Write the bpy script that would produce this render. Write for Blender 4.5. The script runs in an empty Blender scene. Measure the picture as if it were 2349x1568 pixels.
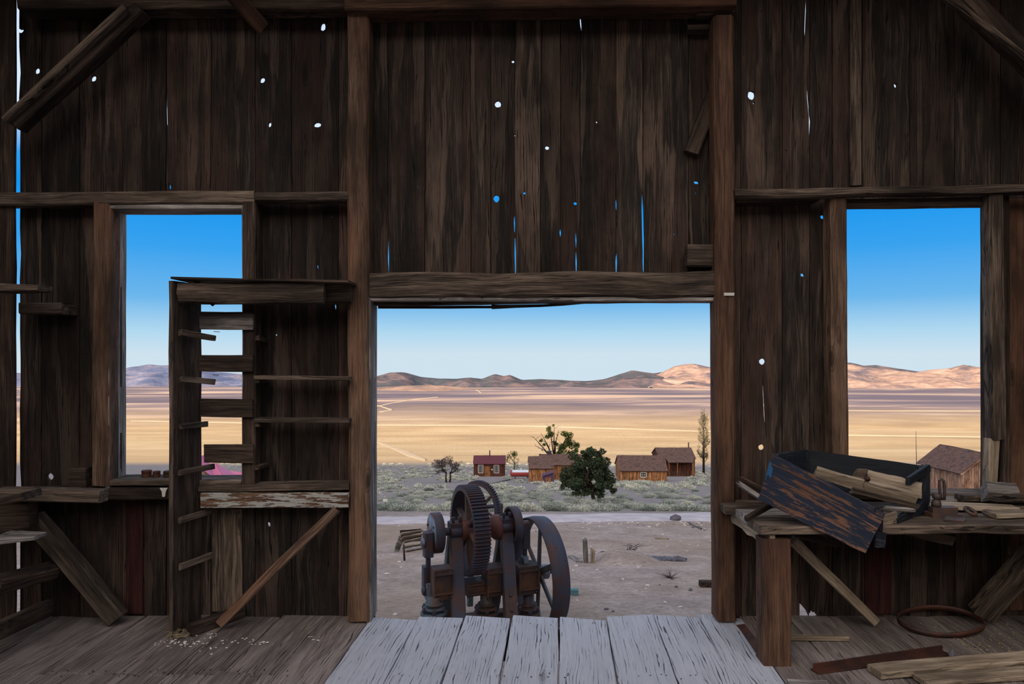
import bpy, math, random
from mathutils import Vector, Matrix, noise, geometry
random.seed(7)
R = random.random
def U(a, b): return a + (b - a) * random.random()
F, CX, HY, EYE = 1560.0, 1174.5, 812.0, 2.0
def W(px, py, D): return Vector(((px - CX) * D / F, D, EYE - (py - HY) * D / F))
scene = bpy.context.scene
col = scene.collection
WM = {}
V = Vector

# ------------------------------------------------------------------ materials
MATS = {}
def lin(c): return tuple(((x / 255.0) / 12.92 if x / 255.0 < .04045 else ((x / 255.0 + .055) / 1.055) ** 2.4) for x in c)
class NT:
    def __init__(s, name):
        s.m = bpy.data.materials.new(name); s.m.use_nodes = True
        s.t = s.m.node_tree; s.n = s.t.nodes; s.b = s.n['Principled BSDF']
        MATS[name] = s.m
    def N(s, typ, **kw):
        nd = s.n.new(typ)
        for k, v in kw.items():
            if k.startswith('i_'):
                key = k[2:]
                nd.inputs[int(key) if key.isdigit() else key.replace('_', ' ')].default_value = v
            else: setattr(nd, k, v)
        return nd
    def L(s, a, b): s.t.links.new(a, b)
    def attr(s, name, out='Fac'):
        a = s.N('ShaderNodeAttribute'); a.attribute_name = name; return a.outputs[out]
    def math(s, op, a, b=None, c=None, clamp=False):
        nd = s.N('ShaderNodeMath'); nd.operation = op; nd.use_clamp = clamp
        for i, x in enumerate((a, b, c)):
            if x is None: continue
            if isinstance(x, (int, float)): nd.inputs[i].default_value = x
            else: s.L(x, nd.inputs[i])
        return nd.outputs[0]
    def vmath(s, op, a, b):
        nd = s.N('ShaderNodeVectorMath'); nd.operation = op
        for i, x in enumerate((a, b)):
            if isinstance(x, (tuple, list)): nd.inputs[i].default_value = x
            else: s.L(x, nd.inputs[i])
        return nd.outputs[0]
    def ramp(s, fac, stops, interp='LINEAR'):
        nd = s.N('ShaderNodeValToRGB'); cr = nd.color_ramp; cr.interpolation = interp
        while len(cr.elements) < len(stops): cr.elements.new(.5)
        for e, (p, c) in zip(cr.elements, stops):
            e.position = p; e.color = (c, c, c, 1) if isinstance(c, (int, float)) else (*c, 1)
        s.L(fac, nd.inputs[0]); return nd.outputs[0]
    def mix(s, fac, a, b, typ='MIX'):
        nd = s.N('ShaderNodeMix'); nd.data_type = 'RGBA'; nd.blend_type = typ
        if isinstance(fac, (int, float)): nd.inputs[0].default_value = fac
        else: s.L(fac, nd.inputs[0])
        for k, x in ((6, a), (7, b)):
            if isinstance(x, tuple): nd.inputs[k].default_value = (*x[:3], 1)
            else: s.L(x, nd.inputs[k])
        return nd.outputs[2]
    def noise(s, vec, scale=1, detail=4, rough=.55, dist=0):
        nd = s.N('ShaderNodeTexNoise'); nd.inputs['Scale'].default_value = scale
        nd.inputs['Detail'].default_value = detail; nd.inputs['Roughness'].default_value = rough
        nd.inputs['Distortion'].default_value = dist
        s.L(vec, nd.inputs['Vector']); return nd.outputs['Fac']
    def bump(s, h, strength=.3, dist=.01):
        nd = s.N('ShaderNodeBump'); nd.inputs['Strength'].default_value = strength
        nd.inputs['Distance'].default_value = dist
        s.L(h, nd.inputs['Height']); s.L(nd.outputs[0], s.b.inputs['Normal'])
    def fin(s, colr, rough=.9, metal=0, spec=.2):
        if isinstance(colr, tuple): s.b.inputs['Base Color'].default_value = (*colr[:3], 1)
        else: s.L(colr, s.b.inputs['Base Color'])
        s.b.inputs['Roughness'].default_value = rough; s.b.inputs['Metallic'].default_value = metal
        s.b.inputs['Specular IOR Level'].default_value = spec
        return s.m

def wood(name, dark, mid, light, streak=.5, crack=.6, fine=60, tone=(.7, 1.3), paint=None, paint_amt=.5, rough=.88, bumps=.5, red=None, knots=1.0, blot=.75, sf=(.7, 9, 6), gcon=1.0, saw=.12, lines=48, smudge=.5):
    s = NT(name)
    gc = s.attr('gc', 'Vector'); rn = s.attr('rn')
    off = s.N('ShaderNodeCombineXYZ')
    s.L(s.math('MULTIPLY', rn, 37.3), off.inputs[0]); s.L(s.math('MULTIPLY', rn, 91.7), off.inputs[1]); s.L(s.math('MULTIPLY', rn, 13.1), off.inputs[2])
    p = s.vmath('ADD', gc, off.outputs[0])
    # knots distort the grain
    kv = s.N('ShaderNodeTexVoronoi'); kv.inputs['Scale'].default_value = 1.0
    s.L(s.vmath('MULTIPLY', p, (1.3, 5.0, 3.0)), kv.inputs['Vector'])
    kd = kv.outputs['Distance']
    kmask = s.ramp(kd, [(0, 1), (.10, .6), (.30, 0)])
    wob = s.noise(s.vmath('MULTIPLY', p, (1.1, 3.0, 3.0)), 1, 2)
    dv = s.N('ShaderNodeCombineXYZ')
    s.L(s.math('ADD', s.math('MULTIPLY', kmask, .025), s.math('MULTIPLY', wob, .07)), dv.inputs[1])
    q = s.vmath('ADD', p, dv.outputs[0])
    g1 = s.noise(s.vmath('MULTIPLY', q, (1.6, 28, 20)), 1, 8, .68)
    g2 = s.noise(s.vmath('MULTIPLY', q, (5, fine * 4, fine * 2)), 1, 3, .6)
    st = s.noise(s.vmath('MULTIPLY', q, sf), 1, 4, .45)
    c = s.ramp(s.math('ADD', s.math('MULTIPLY', g1, .6), s.math('MULTIPLY', g2, .4)), [(.5 - .10 / gcon, dark), (.5, mid), (.5 + .12 / gcon, light)])
    sm = s.math('MULTIPLY', s.ramp(st, [(.545, 0), (.56, 1)]), streak)
    c = s.mix(sm, c, s.mix(.6, c, light))
    if red: c = s.mix(s.math('MULTIPLY', s.ramp(s.noise(s.vmath('MULTIPLY', q, (.5, 4, 4)), 1, 2), [(.42, 0), (.62, 1)]), .7), c, red)
    # dark blotches
    bl = s.noise(s.vmath('MULTIPLY', p, (1.2, 3.5, 3)), 1, 4, .6)
    c = s.mix(s.ramp(bl, [(.35, blot), (.55, 0)]), c, tuple(x * .55 for x in dark))
    # saw marks
    if saw:
        wv = s.N('ShaderNodeTexWave'); wv.wave_type = 'BANDS'; wv.bands_direction = 'X'
        wv.inputs['Scale'].default_value = 24; wv.inputs['Distortion'].default_value = 1.2; wv.inputs['Detail'].default_value = 1
        wv.bands_direction = 'DIAGONAL'
        s.L(s.vmath('MULTIPLY', p, (2.2, 1.0, 0)), wv.inputs['Vector'])
        c = s.mix(saw, c, s.mix(1.0, c, wv.outputs['Color'], 'MULTIPLY'))
    # cracks
    cr = s.noise(s.vmath('MULTIPLY', q, (1.1, 46, 30)), 1, 2, .5)
    crk = s.math('MULTIPLY', s.ramp(s.math('ABSOLUTE', s.math('SUBTRACT', cr, .5)), [(0, 1), (.012, .7), (.03, 0)]), s.ramp(s.noise(s.vmath('MULTIPLY', p, (1.5, 6, 4)), 1, 2), [(.4, 0), (.6, 1)]))
    qs = s.N('ShaderNodeSeparateXYZ'); s.L(q, qs.inputs[0])
    lc = s.math('ADD', s.math('MULTIPLY', qs.outputs[1], lines), s.math('MULTIPLY', s.noise(s.vmath('MULTIPLY', q, (1.3, 12, 8)), 1, 3, .6), 3.2))
    ld = s.math('ABSOLUTE', s.math('SUBTRACT', s.math('FRACT', lc), .5))
    lm = s.ramp(s.noise(s.vmath('MULTIPLY', p, (3.0, 22, 14)), 1, 3, .6), [(.45, 0), (.68, 1)])
    crk2 = s.ramp(s.math('DIVIDE', ld, s.math('ADD', s.math('MULTIPLY', lm, .16), .0005)), [(0, 1), (.6, 1), (1.0, 0)])
    crk = s.math('MAXIMUM', s.math('MULTIPLY', crk, smudge), crk2)
    c = s.mix(s.math('MULTIPLY', crk, crack), c, tuple(x * .25 for x in dark))
    kn = s.math('MULTIPLY', s.ramp(kd, [(0, 1), (.07, .9), (.10, .25), (.125, .6), (.14, 0)]), knots * .8)
    c = s.mix(kn, c, tuple(x * .4 for x in dark))
    if paint:
        pm = s.ramp(s.noise(s.vmath('MULTIPLY', q, (5, 40, 30)), 1, 6, .7), [(.65 - paint_amt * .3, 0), (.67 - paint_amt * .3, 1)])
        c = s.mix(pm, c, paint)
    wn = s.N('ShaderNodeTexWhiteNoise'); wn.noise_dimensions = '1D'; s.L(s.math('MULTIPLY', rn, 977), wn.inputs['W'])
    tn = s.N('ShaderNodeMapRange'); tn.inputs['To Min'].default_value = tone[0]; tn.inputs['To Max'].default_value = tone[1]
    s.L(wn.outputs['Value'], tn.inputs[0])
    cc = s.N('ShaderNodeCombineXYZ')
    for i in range(3): s.L(tn.outputs[0], cc.inputs[i])
    c = s.mix(1.0, c, cc.outputs[0], 'MULTIPLY')
    h = s.math('SUBTRACT', s.math('ADD', s.math('MULTIPLY', g2, .4), g1), s.math('MULTIPLY', crk, 1.5 * crack))
    s.bump(h, bumps, .006)
    return s.fin(c, rough)

def l3(*c): return lin(c)
WALLW = wood('barn_board_wood', l3(31, 27, 23), l3(49, 41, 36), l3(110, 91, 79), streak=1.0, crack=1.0, tone=(.55, 1.4), red=l3(70, 50, 42), blot=.7, gcon=.6, sf=(.5, 7, 5), saw=.3, bumps=.35)
POST = wood('post_timber', l3(58, 44, 35), l3(100, 77, 62), l3(138, 112, 92), streak=.4, crack=.5, tone=(.85, 1.1), red=l3(104, 70, 52))
REDPOST = wood('reddish_post_timber', l3(54, 39, 30), l3(84, 60, 46), l3(116, 87, 67), streak=.4, crack=.5, tone=(.95, 1.05), red=l3(92, 60, 44))
BEAM = wood('beam_timber', l3(50, 41, 34), l3(84, 70, 60), l3(132, 114, 99), streak=.5, crack=.8, tone=(.8, 1.15))
DARKB = wood('dark_timber', l3(40, 31, 25), l3(62, 49, 41), l3(98, 80, 68), streak=.4, crack=.7, tone=(.8, 1.15))
GREYW = wood('grey_weathered_wood', l3(92, 84, 80), l3(140, 130, 124), l3(180, 172, 165), streak=.3, crack=1.0, fine=45, tone=(.9, 1.1), bumps=.8)
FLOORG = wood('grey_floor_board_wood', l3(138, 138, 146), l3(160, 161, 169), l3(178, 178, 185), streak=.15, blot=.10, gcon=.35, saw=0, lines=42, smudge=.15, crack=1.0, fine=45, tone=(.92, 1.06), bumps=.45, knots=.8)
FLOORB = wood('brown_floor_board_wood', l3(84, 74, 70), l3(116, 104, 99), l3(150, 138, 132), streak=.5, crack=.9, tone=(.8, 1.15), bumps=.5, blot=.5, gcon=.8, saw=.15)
PALEW = wood('pale_lumber', l3(108, 92, 76), l3(148, 130, 110), l3(182, 163, 142), streak=.4, crack=.6, tone=(.9, 1.1), knots=.6)
WHITEP = wood('peeling_white_paint_wood', l3(70, 46, 32), l3(98, 70, 52), l3(130, 104, 84), paint=l3(156, 152, 146), paint_amt=.52, tone=(.95, 1.05))
REDP = wood('red_painted_board_wood', l3(44, 22, 20), l3(58, 28, 26), l3(78, 44, 40), tone=(.95, 1.05), streak=.2)
BLUEP = wood('blue_black_painted_wood', l3(80, 54, 42), l3(104, 72, 56), l3(134, 98, 78), paint=l3(32, 38, 52), paint_amt=.62, tone=(.95, 1.05), rough=.6, streak=.2)
BLACKP = wood('black_painted_wood', l3(22, 24, 28), l3(36, 40, 46), l3(62, 66, 72), paint=l3(26, 29, 36), paint_amt=.7, tone=(.95, 1.05), rough=.6)
HOUSEW = wood('cabin_board_wood', l3(96, 58, 34), l3(168, 108, 66), l3(220, 164, 112), streak=.8, crack=.6, tone=(.55, 1.25), bumps=.2)
HOUSED = wood('dark_cabin_board_wood', l3(60, 34, 26), l3(92, 52, 38), l3(120, 76, 56), tone=(.7, 1.2), bumps=.2)
SHEDW = wood('shed_board_wood', l3(120, 84, 66), l3(176, 132, 106), l3(214, 174, 148), streak=.8, tone=(.6, 1.2), bumps=.2)

def iron(name, base, rust, amt=.5, dusty=None, rough=.6, metal=.3):
    s = NT(name)
    tc = s.N('ShaderNodeTexCoord').outputs['Object']
    n = s.noise(tc, 5, 6, .65); n2 = s.noise(tc, 40, 4, .6)
    c = s.mix(s.ramp(n, [(.55 - amt * .25, 0), (.70 - amt * .25, 1)]), base, rust)
    c = s.mix(s.math('MULTIPLY', s.ramp(n2, [(.4, 0), (.7, 1)]), .35), c, tuple(x * .5 for x in rust))
    if dusty: c = s.mix(s.ramp(s.noise(tc, 3.1, 5, .6), [(.5, 0), (.62, .7)]), c, dusty)
    s.bump(n2, .35, .004)
    return s.fin(c, rough, metal, .35)
IRON = iron('dark_iron', l3(66, 66, 80), l3(84, 60, 56), .4)
IRONB = iron('blue_grey_iron', l3(124, 136, 152), l3(84, 62, 60), .35)
RUST = iron('rusty_iron', l3(72, 60, 58), l3(104, 72, 56), .4)
REDI = iron('red_oxide_iron', l3(92, 56, 52), l3(106, 66, 54), .5)
TEALI = iron('teal_stained_iron', l3(78, 92, 98), l3(96, 66, 50), .4)
RUSTD = iron('dark_rusty_scrap', l3(56, 38, 34), l3(84, 50, 38), .5)

def flat(name, c, rough=.8, spec=.2, var=.0, metal=0, scale=8):
    s = NT(name)
    if var:
        tc = s.N('ShaderNodeTexCoord').outputs['Object']
        cc = s.mix(s.ramp(s.noise(tc, scale, 5, .6), [(.35, 0), (.65, 1)]), tuple(x * (1 - var) for x in c), tuple(min(1, x * (1 + var)) for x in c))
        return s.fin(cc, rough, metal, spec)
    return s.fin(c, rough, metal, spec)
WHITE = flat('chalky_white', l3(205, 200, 192), var=.15)
PANE = flat('dark_window_pane', l3(28, 30, 36), rough=.15, spec=.5)
REDROOF = flat('maroon_roof_metal', l3(92, 46, 52), rough=.55, var=.2)
PINKROOF = flat('pink_metal_roof', l3(196, 98, 128), rough=.5, var=.06)
PURPLEP = flat('purple_painted_board', l3(84, 62, 82), var=.15)
TANKR = flat('red_tank_paint', l3(150, 66, 66), rough=.5, var=.1)
TANKW = flat('white_tank_paint', l3(200, 205, 215), rough=.5)
STONEW = flat('pale_stone', l3(190, 178, 172), var=.12)
STONED = flat('dark_stone', l3(90, 84, 92), var=.25)
CLOTH = flat('grey_rag_cloth', l3(96, 98, 112), var=.3)
TEALB = flat('teal_scrap', l3(86, 124, 128), var=.2)
PLATE = flat('white_metal_plate', l3(190, 186, 178), rough=.5, var=.1)

def shingle():
    s = NT('wood_shingle_roof')
    gc = s.attr('gc', 'Vector')
    br = s.N('ShaderNodeTexBrick'); br.offset = .5
    for k, v in (('Color1', (*l3(118, 92, 84), 1)), ('Color2', (*l3(76, 60, 58), 1)), ('Mortar', (*l3(40, 32, 32), 1)), ('Scale', 1.0), ('Mortar Size', .012), ('Brick Width', .22), ('Row Height', .16)):
        br.inputs[k].default_value = v
    s.L(gc, br.inputs['Vector'])
    n = s.noise(gc, 1.3, 4, .6)
    c = s.mix(s.ramp(n, [(.4, 0), (.62, .6)]), br.outputs['Color'], l3(106, 76, 62))
    return s.fin(c, .9)
SHING = shingle()

def ground_mat():
    s = NT('desert_ground')
    g = s.N('ShaderNodeNewGeometry').outputs['Position']
    sp = s.N('ShaderNodeSeparateXYZ'); s.L(g, sp.inputs[0])
    x, y = sp.outputs[0], sp.outputs[1]
    n1 = s.noise(g, 1.2, 7, .65); n2 = s.noise(g, 14, 5, .7); n3 = s.noise(g, .18, 4, .5)
    yard = s.ramp(s.math('ADD', s.math('MULTIPLY', n1, .6), s.math('MULTIPLY', n2, .4)), [(.33, l3(122, 108, 102)), (.5, l3(158, 142, 134)), (.66, l3(188, 171, 163))])
    yard = s.mix(s.ramp(n3, [(.45, 0), (.6, .6)]), yard, l3(148, 127, 108))
    n4 = s.noise(s.vmath('MULTIPLY', g, (7, 22, 7)), 1, 5, .7)
    yard = s.mix(s.ramp(n4, [(.5, 0), (.62, .5)]), yard, l3(92, 76, 68))
    slope = s.ramp(s.math('ADD', s.math('MULTIPLY', n1, .5), s.math('MULTIPLY', n2, .5)), [(.35, l3(112, 103, 102)), (.65, l3(152, 142, 137))])
    # valley: scrub and dry grass bands; cloud shadow painted into the dark far tones
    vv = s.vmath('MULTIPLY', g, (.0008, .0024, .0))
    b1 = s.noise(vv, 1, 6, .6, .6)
    vv2 = s.vmath('MULTIPLY', g, (.005, .006, 0))
    b2 = s.noise(vv2, 1, 5, .6, .3)
    near = s.ramp(s.math('ADD', s.math('MULTIPLY', b1, .5), s.math('MULTIPLY', b2, .5)), [(.38, l3(170, 140, 104)), (.5, l3(194, 162, 120)), (.60, l3(210, 180, 138))])
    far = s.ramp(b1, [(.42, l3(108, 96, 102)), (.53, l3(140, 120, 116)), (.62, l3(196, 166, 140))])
    # speckle of scrub
    sp1 = s.noise(s.vmath('MULTIPLY', g, (.5, .04, 0)), 1, 5, .75)
    near = s.mix(s.math('MULTIPLY', s.ramp(sp1, [(.5, 0), (.6, 1)]), .3), near, l3(150, 118, 84))
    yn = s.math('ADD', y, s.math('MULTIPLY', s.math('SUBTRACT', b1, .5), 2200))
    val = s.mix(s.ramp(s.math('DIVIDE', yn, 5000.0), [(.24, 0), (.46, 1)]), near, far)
    c = s.mix(s.ramp(s.math('DIVIDE', y, 100.0), [(.26, 0), (.30, 1)]), yard, slope)
    c = s.mix(s.ramp(s.math('DIVIDE', y, 400.0), [(.42, 0), (.52, 1)]), c, val)
    s.bump(s.math('ADD', n1, n2), .6, .05)
    return s.fin(c, .97, spec=.05)
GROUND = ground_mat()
def simple_noise(name, a, b, scale, bumpd=.03, stretch=(1, 1, 1), lo=.35, hi=.65):
    s = NT(name)
    g = s.N('ShaderNodeNewGeometry').outputs['Position']
    n = s.noise(s.vmath('MULTIPLY', g, stretch), scale, 7, .65)
    s.bump(n, .5, bumpd)
    return s.fin(s.ramp(n, [(lo, a), (hi, b)]), .97, spec=.05)
ROAD = simple_noise('pale_road_dirt', l3(160, 150, 154), l3(188, 177, 178), 1.5)
TRACK = simple_noise('valley_track_sand', l3(192, 164, 130), l3(208, 180, 146), .02, .1)
HILLM = simple_noise('back_hillside', l3(100, 88, 76), l3(130, 114, 96), .2)
def mountain(name, lo, mid, hi, sc=.0028):
    s = NT(name)
    g = s.N('ShaderNodeNewGeometry').outputs['Position']
    n = s.noise(g, sc, 8, .62, .8); n2 = s.noise(g, sc * 6, 5, .65)
    c = s.ramp(s.math('ADD', s.math('MULTIPLY', n, .65), s.math('MULTIPLY', n2, .35)), [(.40, lo), (.50, mid), (.60, hi)])
    s.bump(n, 1, 30)
    return s.fin(c, 1, spec=0)
MTL = mountain('hazy_blue_mountain', l3(86, 94, 118), l3(104, 108, 130), l3(136, 126, 134))  # distance haze is painted into the blue of this range
MTC = mountain('scrub_brown_mountain', l3(66, 76, 78), l3(90, 84, 88), l3(128, 106, 102))
MTR = mountain('tan_bare_mountain', l3(100, 92, 98), l3(158, 128, 112), l3(188, 156, 136))
def foliage(name, a, b, c3):
    s = NT(name)
    rn = s.attr('rn'); oi = s.N('ShaderNodeObjectInfo').outputs['Random']
    f = s.math('ADD', s.math('MULTIPLY', rn, .55), s.math('MULTIPLY', oi, .45))
    return s.fin(s.ramp(f, [(.1, a), (.5, b), (.9, c3)]), .95, spec=.05)
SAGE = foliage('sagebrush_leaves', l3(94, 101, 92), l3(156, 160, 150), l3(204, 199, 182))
JUNI = foliage('juniper_needles', l3(48, 58, 42), l3(76, 86, 64), l3(112, 118, 90))
COTT = foliage('cottonwood_leaves', l3(44, 56, 26), l3(76, 90, 42), l3(116, 126, 66))
DEADT = foliage('dead_twigs', l3(62, 54, 58), l3(92, 82, 84), l3(120, 108, 104))
POPL = foliage('poplar_leaves', l3(70, 66, 52), l3(104, 98, 76), l3(136, 128, 100))
BARK = flat('tree_bark', l3(112, 82, 62), var=.3)
BARKD = flat('dark_tree_bark', l3(60, 48, 42), var=.3)

# ------------------------------------------------------------------ mesh building
class MB:
    def __init__(s): s.v = []; s.f = []; s.g = []; s.r = []; s.m = []; s.s = []
    def add(s, vs, fs, gs=None, rn=None, mi=0, sm=False):
        o = len(s.v); rn = R() if rn is None else rn
        s.v += [V(a) for a in vs]; s.f += [tuple(i + o for i in f) for f in fs]
        s.g += [tuple(a) for a in (gs if gs else vs)]
        s.r += ([rn] * len(vs)) if not isinstance(rn, list) else rn
        s.m += [mi] * len(fs); s.s += [sm] * len(fs)
        return s
    def build(s, name, mats, parent=None, local=False, label=None, cat=None, group=None, kind=None):
        me = bpy.data.meshes.new(name)
        o = bpy.data.objects.new(name, me); col.objects.link(o)
        org = V((0, 0, 0))
        if parent is None and not local:
            lo = [min(p[i] for p in s.v) for i in range(3)]; hi = [max(p[i] for p in s.v) for i in range(3)]
            org = V(((lo[0] + hi[0]) / 2, (lo[1] + hi[1]) / 2, lo[2])); o.location = org
        me.from_pydata([tuple(p - org) for p in s.v], [], s.f)
        a = me.attributes.new('gc', 'FLOAT_VECTOR', 'POINT'); a.data.foreach_set('vector', [c for g in s.g for c in g])
        b = me.attributes.new('rn', 'FLOAT', 'POINT'); b.data.foreach_set('value', s.r)
        for m in (mats if isinstance(mats, (list, tuple)) else [mats]): me.materials.append(m)
        me.polygons.foreach_set('material_index', s.m); me.polygons.foreach_set('use_smooth', s.s)
        me.update()
        WM[o] = Matrix.Translation(org)
        if parent:
            o.parent = parent
            if not local:
                o.matrix_parent_inverse = WM[parent].inverted(); WM[o] = Matrix.Identity(4)
            else: WM[o] = WM[parent].copy()
        tag(o, label, cat, group, kind)
        return o
def tag(o, label=None, cat=None, group=None, kind=None):
    if label: o['label'] = label
    if cat: o['category'] = cat
    if group: o['group'] = group
    if kind: o['kind'] = kind
    return o
def empty(name, loc, label, cat, group=None, rz=0):
    o = bpy.data.objects.new(name, None); col.objects.link(o)
    o.location = loc; o.rotation_euler = (0, 0, rz); o.empty_display_size = .1
    WM[o] = Matrix.Translation(V(loc)) @ Matrix.Rotation(rz, 4, 'Z')
    return tag(o, label, cat, group)

def timber(mb, p0, p1, wa, wb, B=None, seg=None, jit=.004, ch=None, rnd=False, taper=1, rn=None, mi=0, bow=0, endj=.006):
    """rough-sawn timber p0-p1; wa across (perpendicular to B), wb along B"""
    p0, p1 = V(p0), V(p1); d = p1 - p0; Ln = d.length; d = d / Ln
    B = V(B) if B is not None else V((0, 1, 0))
    B = (B - d * B.dot(d)).normalized(); A = d.cross(B)
    seg = seg or max(2, int(Ln / .16)); ch = ch if ch is not None else min(wa, wb) * .12
    rn = R() if rn is None else rn; so = rn * 53
    a, b = wa / 2, wb / 2
    if rnd: prof = [(a * math.copysign(abs(math.cos(t)) ** .75, math.cos(t)), b * math.copysign(abs(math.sin(t)) ** .75, math.sin(t))) for t in [i * math.pi / 6 for i in range(12)]]
    else: prof = [(-a + ch, -b), (a - ch, -b), (a, -b + ch), (a, b - ch), (a - ch, b), (-a + ch, b), (-a, b - ch), (-a, -b + ch)]
    n = len(prof); vs = []; gs = []
    for i in range(seg + 1):
        t = i / seg; k = 1 + (taper - 1) * t
        wx = noise.noise(V((so, t * Ln * 1.2, 0))) * jit * 1.5; wy = noise.noise(V((so + 9, t * Ln * 1.2, 3))) * jit
        for j, (x, y) in enumerate(prof):
            jx = noise.noise(V((so + x * 30, y * 30, t * Ln * 4))) * jit; jy = noise.noise(V((so + x * 30 + 7, y * 30, t * Ln * 4))) * jit
            e = 0
            if i in (0, seg): e = noise.noise(V((so + x * 60, y * 60, t * 5 + 2))) * endj * 2
            vs.append(p0 + d * (t * Ln + e) + A * (x * k + wx + jx) + B * (y * k + wy + jy + bow * math.sin(math.pi * t)))
            gs.append((t * Ln, x, y))
    fs = [(i * n + j, i * n + (j + 1) % n, (i + 1) * n + (j + 1) % n, (i + 1) * n + j) for i in range(seg) for j in range(n)]
    fs += [tuple(range(n - 1, -1, -1)), tuple(range(seg * n, seg * n + n))]
    mb.add(vs, fs, gs, rn, mi, False)
    return mb
def ft(mb, x0, y0, x1, y1, wpx, D, th, D1=None, **k):
    """timber facing the camera: px centre line on its front face at depth D (D1 at the far end)"""
    D1 = D1 or D
    p0 = W(x0, y0, D) + V((0, th / 2, 0)); p1 = W(x1, y1, D1) + V((0, th / 2, 0))
    return timber(mb, p0, p1, wpx * (D + D1) / 2 / F, th, **k)
def tb(name, mat, x0, y0, x1, y1, wpx, D, th, label=None, cat=None, group=None, parent=None, **k):
    mb = MB(); ft(mb, x0, y0, x1, y1, wpx, D, th, **k)
    return mb.build(name, mat, parent, label=label, cat=cat, group=group)
def slab4(mb, pts, th, nu=10, nv=4, jit=.002, rn=None, mi=0, ragged=0):
    """board from four corners TL,TR,BR,BL; thickness away along its normal"""
    a, b, c, d = [V(p) for p in pts]; nrm = (b - a).cross(d - a).normalized() * th
    rn = R() if rn is None else rn
    lu, lv = ((b - a).length + (c - d).length) / 2, ((d - a).length + (c - b).length) / 2
    vs, gs = [], []
    for side in (0, 1):
        for j in range(nv + 1):
            for i in range(nu + 1):
                u, v = i / nu, j / nv
                p = (a * (1 - u) + b * u) * (1 - v) + (d * (1 - u) + c * u) * v
                if ragged and j in (0, nv): p += (d - a).normalized() * noise.noise(V((u * lu * 9, rn * 50, j))) * ragged
                if ragged and i in (0, nu): p += (b - a).normalized() * noise.noise(V((v * lv * 14, rn * 50 + 4, i))) * ragged
                vs.append(p + nrm * side + V((1, 1, 1)) * noise.noise(V((u * 5, v * 5, rn * 40 + side))) * jit)
                gs.append((u * lu, v * lv, side * th))
    w = nu + 1; o = w * (nv + 1); fs = []
    for j in range(nv):
        for i in range(nu):
            q = j * w + i
            fs += [(q, q + w, q + w + 1, q + 1), (o + q, o + q + 1, o + q + w + 1, o + q + w)]
    for i in range(nu):
        fs += [(i, i + 1, o + i + 1, o + i), (nv * w + i, o + nv * w + i, o + nv * w + i + 1, nv * w + i + 1)]
    for j in range(nv):
        fs += [(j * w, o + j * w, o + (j + 1) * w, (j + 1) * w), (j * w + nu, (j + 1) * w + nu, o + (j + 1) * w + nu, o + j * w + nu)]
    mb.add(vs, fs, gs, rn, mi); return mb
def box(mb, c, dx, dy, dz, M=None, rn=None, mi=0, ch=0):
    vs = [V((sx * dx / 2, sy * dy / 2, sz * dz / 2)) for sz in (-1, 1) for sy in (-1, 1) for sx in (-1, 1)]
    gs = [(v.z, v.x, v.y) for v in vs]
    vs = [(M @ v if M else v) + V(c) for v in vs]
    mb.add(vs, [(0, 2, 3, 1), (4, 5, 7, 6), (0, 1, 5, 4), (2, 6, 7, 3), (0, 4, 6, 2), (1, 3, 7, 5)], gs, rn, mi); return mb
def bbox(mb, c, dx, dy, dz, ch=.008, **k):
    """bevelled box, axis aligned"""
    c = V(c); timber(mb, c - V((0, 0, dz / 2)), c + V((0, 0, dz / 2)), dx, dy, B=(0, 1, 0), seg=2, jit=0, ch=ch, endj=0, **k); return mb
def revolve(mb, c, axis, prof, n=32, rn=None, mi=0, sm=True, closed=False):
    """prof: list of (r, h) along axis; closed joins the last ring to the first"""
    c = V(c); ax = V(axis).normalized(); t = V((0, 0, 1)) if abs(ax.z) < .9 else V((1, 0, 0))
    e1 = ax.cross(t).normalized(); e2 = ax.cross(e1)
    vs, fs = [], []
    for (r, h) in prof:
        for i in range(n):
            a = 2 * math.pi * i / n; vs.append(c + ax * h + (e1 * math.cos(a) + e2 * math.sin(a)) * r)
    m = len(prof)
    for k in range(m if closed else m - 1):
        k2 = (k + 1) % m
        for i in range(n): fs.append((k * n + i, k * n + (i + 1) % n, k2 * n + (i + 1) % n, k2 * n + i))
    if not closed: fs += [tuple(range(n - 1, -1, -1)), tuple(range((m - 1) * n, m * n))]
    mb.add(vs, fs, None, rn, mi, sm and True); return mb
def cyl(mb, p0, p1, r, n=16, r1=None, **k):
    d = V(p1) - V(p0); L = d.length; r1 = r if r1 is None else r1; c = min(r, r1) * .12
    return revolve(mb, p0, d, [(r - c, 0), (r, c), (r1, L - c), (r1 - c, L)], n, **k)
def tube(mb, pts, rad, n=8, mi=0, rn=None):
    pts = [V(p) for p in pts]; m = len(pts); vs, fs = [], []
    rads = rad if isinstance(rad, list) else [rad] * m
    for i, p in enumerate(pts):
        d = (pts[min(i + 1, m - 1)] - pts[max(i - 1, 0)]).normalized()
        t = V((0, 0, 1)) if abs(d.z) < .9 else V((1, 0, 0)); e1 = d.cross(t).normalized(); e2 = d.cross(e1)
        for j in range(n):
            a = 2 * math.pi * j / n; vs.append(p + (e1 * math.cos(a) + e2 * math.sin(a)) * rads[i])
    fs = [(i * n + j, i * n + (j + 1) % n, (i + 1) * n + (j + 1) % n, (i + 1) * n + j) for i in range(m - 1) for j in range(n)]
    fs += [tuple(range(n - 1, -1, -1)), tuple(range((m - 1) * n, m * n))]
    mb.add(vs, fs, None, rn, mi, True); return mb
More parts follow.
